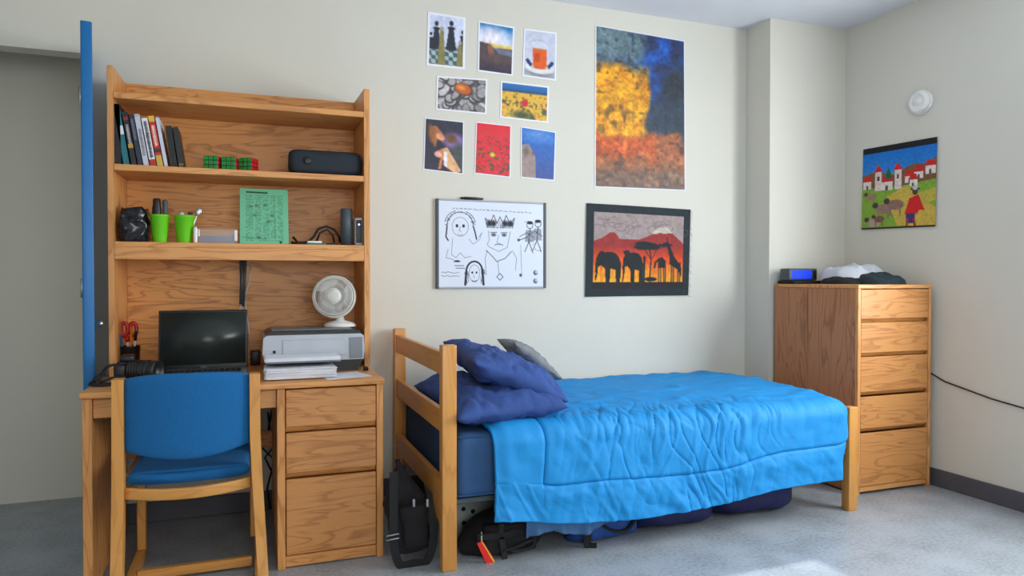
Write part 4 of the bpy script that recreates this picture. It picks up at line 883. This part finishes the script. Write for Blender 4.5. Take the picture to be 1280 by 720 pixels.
# comforter
X0, X1 = .925, 2.845
TOPZ = .583; YB, YFr = 3.80, 2.79; RADF = .085; 
LBack = .05; LTop = YB-YFr; LArc = RADF*math.pi/2
def comf(u, v):
    xx = X0+(X1-.02-X0+.30)*u                                   # along the bed, past the foot edge
    hang = .155+.0*u + .045*math.exp(-((xx-.93)/.22)**2) + .035*sstep(2.0, 2.45, xx) - .02*math.exp(-((xx-1.7)/.35)**2)
    LH = (TOPZ-RADF-hang)
    tot = LTop+LArc+LH; s = v*tot
    if s < LTop: y, z, ny, nz_ = YB-s, TOPZ, 0, 1
    elif s < LTop+LArc:
        t = (s-LTop)/RADF; y, z, ny, nz_ = YFr-RADF*math.sin(t), TOPZ-RADF+RADF*math.cos(t), -math.sin(t), math.cos(t)
    else: y, z, ny, nz_ = YFr-RADF-.012*((s-LTop-LArc)/LH), TOPZ-RADF-(s-LTop-LArc), -1, 0
    # soft crown across the top
    z += .018*math.sin(math.pi*min(1, s/LTop))*(1 if s < LTop else 0)
    # foot end: roll down over the edge
    RE = .11; fx = xx-(X1-RE); nx = 0
    if fx > 0:
        t = min(fx/RE, math.pi/2); rest = max(0, fx-RE*math.pi/2); drop = RE*(1-math.cos(t))+rest
        xx = X1-RE+RE*math.sin(t)
        side = sstep(LTop-.02, LTop+LArc+.02, s)
        z = z-drop*(1-side)
        y += .14*side*(1-math.cos(t))+rest*side*.9
        xx += side*sstep(0, .14, fx)*(.035-.10*sstep(LTop+LArc+.08, tot, s))
    d = 0.0; front = sstep(LTop-.10, LTop+.05, s)
    q = Vector((xx, s, 0))
    # tufted folds that run over the front edge
    env = math.exp(-((s-LTop-.05)/.14)**2)*sstep(1.1, 1.5, xx)*(1-sstep(2.25, 2.6, xx))
    d += .010*env*(abs(nz((xx*13+2*nz((xx*3, s*4, 2)), s*2.2, .3)))*2-.6)+.006*env*(abs(nz((xx*26+3*nz((xx*4, s*6, 2)), s*4, 1.3)))*2-.6)
    d += .0035*front*sstep(1.05, 1.3, xx)*(abs(nz((xx*17+s*3, s*3.5, 3.3)))*2-.6)
    d += .010*fbm((xx*3, s*5, 4.2), 1, 3)*(.5+.5*front)
    topm = 1-front
    d += .010*topm*max(0, .3-abs(nz((xx*3.5+s*3, s*9-xx*2.5, 7.7))))*1.6+.006*topm*max(0, nz((xx*8+s*6, s*18-xx*5, 2.7)))*2
    d += .0035*(nz((xx*16, s*7, 9.1)))
    d += .012*front*sstep(1.2, 1.5, xx)*(1-sstep(1.95, 2.45, xx))*max(0, .20-abs(nz((xx*9+2.5*nz((xx*2, s*3, 4)), s*2.6, 8.8))))*3
    d -= .010*sstep(LTop-.25, LTop+.02, s)*sstep(1.2, 1.5, xx)*(1-sstep(2.1, 2.5, xx))*max(0, .14-abs(nz((xx*12+2*nz((xx*3, s*3, 1)), s*3.4, 12.8))))*4
    # stitched seams
    sv = LTop+LArc+LH-.155-.035*sstep(1.9, 2.5, xx)+.02*math.sin(xx*3.1)*sstep(1.1, 1.4, xx)
    if xx > 1.15: d -= .012*math.exp(-((s-sv)/.007)**2); d += .004*math.exp(-((s-sv-.05)/.03)**2)
    xs = 1.165-.04*sstep(LTop-.1, LTop+.2, s)*0-.05*sstep(LTop+.15, LTop-.15, s)
    if s < sv+.01: d -= .011*math.exp(-((xx-xs-.03*math.sin(s*3))/.008)**2)
    # diagonal drag folds below the seam and at the left corner
    if s > sv: d += .007*fbm((xx*6-(s-sv)*5, (s-sv)*7, 5.5), 1, 3)+.008*(1-.7*sstep(2.2, 2.5, xx))*max(0, .22-abs(nz((xx*7-(s-sv)*7+2*nz((xx*3, 1, 1)), (s-sv)*3, 6.1))))*2
    if front > 0: d += .010*front*nz(((xx-s*.8)*9, s*2.5, 8.1))*math.exp(-((xx-1.15)/.25)**2)
    z += d*nz_; y += d*ny
    z -= .012*sstep(.03, 0, u)*nz_; y += .010*sstep(.03, 0, u)*(-ny)
    xx += .012*math.sin(v*9)*(1-u)**8
    if s > LTop+LArc: y -= .010*math.sin(xx*8+1)*((s-LTop-LArc)/LH)*.6
    return Vector((xx, y, z))
m = MB(); m.grid(comf, 440, 330)
cf = obj('comforter', m, M['comforter'], base=(1.85, 3.25, .56), fix=False); tag(cf, 'bright sky blue quilted comforter spread over the bed', 'comforter')
sm = cf.modifiers.new('thickness', 'SOLIDIFY'); sm.thickness = .016; sm.offset = 0
# hanging blue sheet under the comforter
def drape(u, v): xx = 1.09+.52*u; zb = .155-.012+.075*(1-u)*0+.10*0; zlow = .092+.055*u**3+.02*math.sin(u*9); z = .30+(zlow-.30)*v; return Vector((xx, 2.742+.010*math.sin(u*30+1)*v+.006*math.sin(u*55)*v, z))
m = MB(); m.grid(drape, 80, 20); ds = obj('bed_sheet', m, M['sheet'], base=(1.3, 2.745, .2), fix=False); tag(ds, 'slate blue sheet hanging below the comforter edge', 'sheet'); s2 = ds.modifiers.new('thickness', 'SOLIDIFY'); s2.thickness = .003
# pillows
def pillow(name, c, size, rot, mat_, seed, label, cat='pillow', group=None, pinch=.0):
    wx, wy, T_ = size
    def f(side):
        def g(a, b):
            x, y = 2*a-1, 2*b-1
            e = (1-abs(x)**3.2)**.55*(1-abs(y)**3.2)**.55 if abs(x) < 1 and abs(y) < 1 else 0
            cx = 1-.07*(1-abs(y)**2)*abs(x)**3; cy = 1-.07*(1-abs(x)**2)*abs(y)**3
            h = T_/2*e
            wr = .018*fbm((x*1.8+seed, y*1.8, side), 1.3, 3)*e**.5-.016*max(0, .35-abs(nz((x*2+y*3+seed, y*1.4-x*2.4, side))))*2*e**.3+.010*abs(nz((x*5+y*7+seed, y*3-x*5, side)))*e**.4
            wr *= T_/.17
            return Vector((x*wx/2*cx, y*wy/2*cy, side*h+wr*side*min(1, e*4)+.010*nz((x+seed, y, 0))))
        return g
    m = MB(); m.grid(f(1), 72, 72); m.grid(f(-1), 72, 72)
    bmesh.ops.remove_doubles(m.bm, verts=m.bm.verts, dist=.0006)
    o = obj(name, m, mat_, local=True); o.location = c; o.rotation_euler = rot
    return tag(o, label, cat, group)
pillow('pillow', (1.02, 3.08, .650), (.50, .72, .17), (R(3), R(-2), R(2)), M['navy'], 3.1, 'navy pillow lying flat at the head of the bed', group='navy pillows')
pillow('pillow', (1.11, 3.12, .762), (.47, .66, .17), (R(3), R(24), R(-2)), M['navy'], 8.4, 'navy pillow propped on the lower pillow against the headboard', group='navy pillows')
pillow('cushion', (1.365, 3.40, .772), (.33, .26, .085), (R(0), R(37), R(2)), M['grey'], 5.5, 'small grey cushion leaning behind the navy pillows', 'cushion')

# ------------------------------------------------------------------ dresser
DX, DXR, DY, DYB, DH = 3.103, 3.648, 2.93, 3.58, 1.155
dr = thing('dresser', 'tall five drawer oak dresser in the corner past the bed foot', 'dresser', ((DX+DXR)/2, 3.25, 0))
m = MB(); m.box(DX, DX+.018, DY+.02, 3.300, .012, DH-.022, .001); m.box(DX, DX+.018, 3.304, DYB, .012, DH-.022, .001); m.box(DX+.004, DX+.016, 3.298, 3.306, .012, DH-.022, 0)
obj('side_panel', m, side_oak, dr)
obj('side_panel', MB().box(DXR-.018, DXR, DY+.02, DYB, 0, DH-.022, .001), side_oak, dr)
obj('dresser_top', MB().box(DX-.002, DXR+.002, DY-.002, DYB, DH-.0215, DH, .003, 2), oak['x'], dr)
m = MB(); m.box(DX, DX+.02, DY, DY+.0195, 0, DH-.022, .001); m.box(DXR-.02, DXR, DY, DY+.0195, 0, DH-.022, .001); obj('face_frame', m, oak['z'], dr)
obj('toe_rail', MB().box(DX+.0205, DXR-.0205, DY+.01, DY+.03, .015, .045), oak['x'], dr)
obj('back_panel', MB().box(DX+.0185, DXR-.0185, DYB-.012, DYB-.002, .02, DH-.022, 0), oak['x'], dr)
for i, (a, b) in enumerate(((.967, 1.129), (.780, .946), (.566, .758), (.364, .539), (.048, .338))):
    d = obj('drawer', MB().box(DX+.0215, DXR-.0215, DY+.001, DY+.02, a, b, .003), front[(i*3+1) % 4], dr)
    obj('finger_pull', MB().prism([(DY+.018, a-.001), (DY+.05, a-.001), (DY+.05, a-.021), (DY+.032, a-.021)], DX+.0215, DXR-.0215, 'x'), oak['x'], d)
# things on the dresser
m = MB(); m.box(DX+.012, 3.40, 3.43, 3.57, DH+.0005, DH+.020, .006, 2); tag(obj('folded_cloth', m, M['blackmat'], base=(3.25, 3.5, DH)), 'flat black folded cloth under the alarm clock on the dresser', 'cloth')
CKY = 3.47
a, b = max(DX+.014, atY(985, 345, CKY).x), atY(1022, 345, CKY).x
ck = thing('alarm_clock', 'black alarm clock with a blue display on the dresser', 'clock', ((a+b)/2, CKY+.04, DH+.0205))
z0_ = DH+.0206; zc = atY(1000, 335.5, CKY).z
obj('clock_body', MB().box(a, b, CKY, CKY+.085, z0_, zc, .012, 3), M['gun'], ck)
w_ = b-a
lc = obj('display', MB().box(a+.10*w_, b-.22*w_, CKY-.0015, CKY+.001, z0_+.012, zc-.012, 0), M['lcd'], ck)
m = MB(); m.box(b-.17*w_, b-.05*w_, CKY-.002, CKY-.0001, z0_+.012, zc-.012, .002); obj('control_panel', m, M['black'], ck)
def heap(name, x0, x1, y0, y1, z0, h, mat_, seed, label, cat, rough=9, prof=None):
    def g(u, v):
        th = 2*math.pi*u; r_ = math.sin(math.pi/2*min(1, v*1.0)) if v < 1 else 1
        q = Vector((math.cos(th), math.sin(th), 0)); q = Vector((abs(q.x)**.7*math.copysign(1, q.x), abs(q.y)**.7*math.copysign(1, q.y), 0))
        e = v
        x = (x0+x1)/2+(x1-x0)/2*q.x*(1-.12*nz((q.x*2+seed, q.y*2, 1)))*e; y = (y0+y1)/2+(y1-y0)/2*q.y*(1-.12*nz((q.x*2+seed, q.y*2, 5)))*e
        hh = h*(1-e**5)**.6*(1+.5*fbm((x*rough+seed, y*rough, seed), 1, 3))
        if prof: hh *= prof((x-x0)/(x1-x0))
        return Vector((x, y, z0+max(.0, hh)))
    m = MB(); m.grid(g, 64, 28, True); b = [v for v in m.bm.verts]
    bmesh.ops.contextual_create(m.bm, geom=[e for e in m.bm.edges if e.is_boundary][:64])
    bmesh.ops.remove_doubles(m.bm, verts=m.bm.verts, dist=.0004)
    return tag(obj(name, m, mat_, base=((x0+x1)/2, (y0+y1)/2, z0)), label, cat)
heap('sweater', 3.36, 3.625, 3.02, 3.30, DH, .055, M['darkgreen'], 2.0, 'dark teal clothing heaped on the right of the dresser top', 'clothing')
heap('scarf', 3.24, 3.44, 3.16, 3.40, DH+.001, .042, M['blackmat'], 6.0, 'black clothing in the middle of the dresser top', 'clothing')
heap('t_shirt', 3.29, 3.645, 3.17, 3.48, DH+.036, .072, M['tee'], 4.0, 'pale grey shirt crumpled on top of the dark clothes', 'clothing')

# ------------------------------------------------------------------ under and beside the bed
# shoulder bag hanging by the head of the bed
def sp_(n, x): return math.copysign(abs(x)**n, x)
sb = thing('shoulder_bag', 'black shoulder bag with wide strap hanging at the head of the bed', 'bag', (.63, 2.95, 0))
def bagg(u, v):
    th = 2*math.pi*u; z = .045+(.41-.045)*v
    cx = .640-.045*v**1.4; hwid = (.088+.016*math.sin(math.pi*min(1, v*1.25)))*(1-.80*sstep(.5, 1.0, v)); hd = .062*(1-.6*sstep(.6, 1, v))
    p_ = Vector((cx+hwid*sp_(.75, math.cos(th))*.86, 2.95+.05*v+hd*sp_(.75, math.sin(th)), z))
    return p_+Vector((.010*fbm(p_, 14), .012*fbm(p_+Vector((5, 5, 5)), 12)-.012*max(0, .3-abs(nz(p_, 11))), .006*nz(p_, 10)))
m = MB(); m.grid(bagg, 64, 50, True, True); obj('bag_body', m, M['blackmat'], sb)
def ribbon(pts, wd, th=.003, nrm=Vector((0, -1, 0))):
    m = MB(); pts = [Vector(p) for p in pts]; v = []
    for i, p_ in enumerate(pts):
        d = (pts[min(i+1, len(pts)-1)]-pts[max(i-1, 0)]).normalized(); s = d.cross(nrm).normalized()*(wd/2)
        v += [p_-s-nrm*0, p_+s, p_+s-nrm*th, p_-s-nrm*th]
    n = len(pts); fs = [[i*4+k, i*4+(k+1) % 4, i*4+4+(k+1) % 4, i*4+4+k] for i in range(n-1) for k in range(4)]+[[0, 1, 2, 3], [n*4-4, n*4-1, n*4-2, n*4-3]]
    return m.add(v, fs)
SY = 2.85
loop = [atY(x, y, SY) for x, y in ((492, 590), (485, 640), (489, 680), (500, 706), (517, 714), (533, 706), (541, 682), (543, 650))]
loop = [Vector((max(p_.x, .549), p_.y, max(p_.z, .014))) for p_ in loop]
obj('shoulder_strap', ribbon(curve_pts(loop), .034, .004), M['strap'], sb)
q = atY(491, 672, SY-.01); m = MB(); m.tube([(q.x+dx, SY-.008, q.z+dz) for dx, dz in ((-.026, -.010), (.026, -.006), (.026, .012), (-.026, .008))], .0028, 8, True); obj('buckle', m, M['silver'], sb)
for x in (517.5, 534.5): q = atY(x, 629, 2.87); m = MB(); m.box(q.x-.005, q.x+.005, 2.868, 2.878, q.z-.016, q.z+.016, .003, 2); obj('strap_clip', m, M['silver'], sb)
obj('front_pocket', MB().grid(lambda u, v: Vector((.648-.01*v+.055*sp_(.6, math.cos(2*math.pi*u)), 2.897+.03*sp_(.6, math.sin(2*math.pi*u)), .07+.17*v))+Vector((.008, .008, .0))*fbm((u*5, v*3, 8), 1, 2), 40, 16, True, True), M['blackmat'], sb)
# backpack under the bed
bp_ = thing('backpack', 'black backpack with a red luggage tag under the head of the bed', 'backpack', (1.0, 3.0, 0))
def bpf(u, v):
    th = 2*math.pi*u; z = .002+.170*v; k = (1-abs(2*v-.85)**3*.35)
    p_ = Vector((1.02+.20*sp_(.7, math.cos(th))*k*(1-.22*v)+.06*v, 2.93+.11*sp_(.7, math.sin(th))*k, z))
    return p_+Vector((.014*fbm(p_, 9), .016*fbm(p_+Vector((2, 7, 1)), 9), .012*nz(p_, 8)*v))
m = MB(); m.grid(bpf, 56, 32, True, True); obj('pack_body', m, M['blackmat'], bp_)
m = MB(); m.grid(lambda u, v: Vector((1.045+.12*sp_(.5, math.cos(2*math.pi*u)), 2.832+.03*sp_(.6, math.sin(2*math.pi*u)), .02+.12*v))+Vector((.008, .008, 0))*fbm((u*6, v*4, 2), 1, 2), 40, 14, True, True); obj('front_pocket', m, M['blackmat'], bp_)
YB_ = 2.792
def RB(name, pts, wd, mat_, Y=YB_): return obj(name, ribbon(curve_pts([atY(x, y, Y) for x, y in pts]), wd, .004), mat_, bp_)
RB('strap', ((597, 672), (615, 671), (632, 669), (645, 664)), .026, M['strap']); RB('strap', ((627, 655), (627, 672), (630, 690), (632, 704)), .024, M['strap'])
q_ = [atY(x, y, YB_) for x, y in ((630, 688), (644, 684), (656, 678), (667, 675), (664, 683), (650, 688), (638, 688))]; obj('strap', MB().tube(curve_pts(q_), .010, 8, False, .6), M['strap'], bp_)
tq_ = [atY(x, y, 2.782) for x, y in ((596, 679), (603, 676), (619, 701), (609, 707))]
m = MB(); n_ = Vector((0, -.003, 0)); vv = [*tq_, *[p_+n_ for p_ in tq_]]; m.add(vv, [[0, 1, 2, 3], [7, 6, 5, 4]]+[[i, (i+1) % 4, (i+1) % 4+4, i+4] for i in range(4)])
m.mat(1); c0, c1 = tq_[1].lerp(tq_[0], .25), tq_[2].lerp(tq_[3], .25); e_ = [tq_[1].lerp(tq_[0], .08), c0, c1, tq_[2].lerp(tq_[3], .08)]; m.add([p_+n_*1.4 for p_ in e_], [[0, 1, 2, 3]])
lt = obj('luggage_tag', m, [M['redtag'], M['yellow']], bp_); lt['label'] = 'bright red luggage tag with yellow stripe'
obj('tag_cord', MB().tube([atY(602, 665, 2.80), atY(602, 672, 2.79), atY(602, 678, 2.782)], .0025, 6), M['wire'], bp_)
# grey tote bin
tb = thing('storage_bin', 'grey plastic bin with vent holes under the head of the bed', 'bin', (1.05, 3.26, 0))
m = MB(); v = []
for z, k in ((.0, .86), (.24, 1.0)): v += [(1.07-.27*k, 3.26-.18*k, z), (1.07+.27*k, 3.26-.18*k, z), (1.07+.27*k, 3.26+.18*k, z), (1.07-.27*k, 3.26+.18*k, z)]
m.add(v, [[0, 1, 2, 3]]+[[i, (i+1) % 4, (i+1) % 4+4, i+4] for i in range(4)])
m.box(.79, 1.35, 3.07, 3.45, .2402, .255, .004, 2); obj('bin_body', m, M['greyplastic'], tb)
for x, y in ((581, 655), (580, 637), (592, 640)):
    q = atY(x, y, 3.08); yy = 3.26-.18*(.86+.14*q.z/.24)
    obj('vent_hole', MB().lathe([(.010, 0), (.010, .004)], (q.x, yy+.0005, max(.03, q.z)), 14, (R(90), 0, 0)), M['black'], tb)
# duffels and clothing under the bed
def lump(name, x0, x1, y0, y1, h, mat_, seed, label, cat, prof=None, rough=7, tag_=True):
    def g(u, v):
        th = 2*math.pi*v; x = x0+(x1-x0)*u; e = max(.0, 1-abs(2*u-1)**4)**.5; hh = h*(prof(u) if prof else 1)
        w_ = (y1-y0)/2*(.5+.5*e)
        p_ = Vector((x, (y0+y1)/2+w_*sp_(.75, math.cos(th))*e, hh/2*e*1.0+hh/2*e*sp_(.75, math.sin(th))))
        p_ += Vector((.0, .012*fbm(p_+Vector((seed, 0, 0)), rough), .012*fbm(p_+Vector((0, seed, 0)), rough)))*e
        p_.z = max(.002, p_.z); return p_
    m = MB(); v = []
    nu, nv = 44, 30
    for i in range(nu):
        for j in range(nv): v.append(g(i/(nu-1), j/nv))
    m.add(v, [[i*nv+j, i*nv+(j+1) % nv, (i+1)*nv+(j+1) % nv, (i+1)*nv+j] for i in range(nu-1) for j in range(nv)], True)
    bmesh.ops.remove_doubles(m.bm, verts=m.bm.verts, dist=.0005)
    return tag(obj(name, m, mat_, base=((x0+x1)/2, (y0+y1)/2, 0)), label, cat)
lump('duffel_bag', 1.66, 2.16, 2.79, 3.22, .22, M['navydark'], 1.0, 'dark navy duffel bag under the middle of the bed', 'bag')
lump('laundry_bag', 2.15, 2.67, 2.82, 3.22, .22, M['navydark'], 4.0, 'dark navy sack under the bed nearest its foot', 'bag')
bb_ = lump('gym_bag', 1.34, 1.70, 2.80, 2.99, .15, plain('royal_nylon', (28, 74, 150), .6, bump=.4, bscale=30, var=.2), 7.0, 'blue and black gym bag under the bed below the hanging sheet', 'bag')
m = ribbon(curve_pts([(1.40, 2.795, .11), (1.40, 2.785, .07), (1.395, 2.782, .012), (1.43, 2.765, .006)]), .035, .004); obj('strap', m, M['blackmat'], bb_)
m = MB(); m.tube(curve_pts([(1.46, 2.80, .10), (1.52, 2.785, .06), (1.60, 2.79, .055), (1.66, 2.82, .10)]), .012, 8, False, .6); obj('handle', m, M['strap'], bb_)

# ------------------------------------------------------------------ light
def area(name, loc, rot, sx, sy, e, col):
    d = bpy.data.lights.new(name, 'AREA'); d.shape = 'RECTANGLE'; d.size = sx; d.size_y = sy; d.energy = e; d.color = col
    o = bpy.data.objects.new(name, d); C.objects.link(o); o.location = loc; o.rotation_euler = rot; return o
area('window_daylight', (RW+.14, (WY0+WY1)/2, (WZ0+WZ1)/2), (0, R(90), 0), WZ1-WZ0, WY1-WY0, 112, (.92, .97, 1.0))
area('rear_fill_light', ((RX0+RX1)/2, FY-.13, (RZ0+RZ1)/2), (R(90), 0, 0), RX1-RX0, RZ1-RZ0, 42, (1.0, .98, .95))  # added fill lamp at the rear opening, lifts the desk side
sd_ = bpy.data.lights.new('sun', 'SUN'); sd_.energy = 4.5; sd_.angle = R(1.2); sd_.color = (1, .96, .9)
so = bpy.data.objects.new('sun', sd_); C.objects.link(so)
sdir = Vector((-1.40, -.02, -.88)).normalized(); so.rotation_euler = sdir.to_track_quat('-Z', 'Y').to_euler(); so.location = (6, 2, 4)
wd = bpy.data.worlds.new('world'); bpy.context.scene.world = wd; wd.use_nodes = True
bg = wd.node_tree.nodes['Background']; bg.inputs[0].default_value = (.75, .87, 1, 1); bg.inputs[1].default_value = 1.0
vs = bpy.context.scene.view_settings; vs.view_transform = 'Standard'; vs.look = 'None'; vs.gamma = 1; vs.exposure = 0.15
vs.use_curve_mapping = False
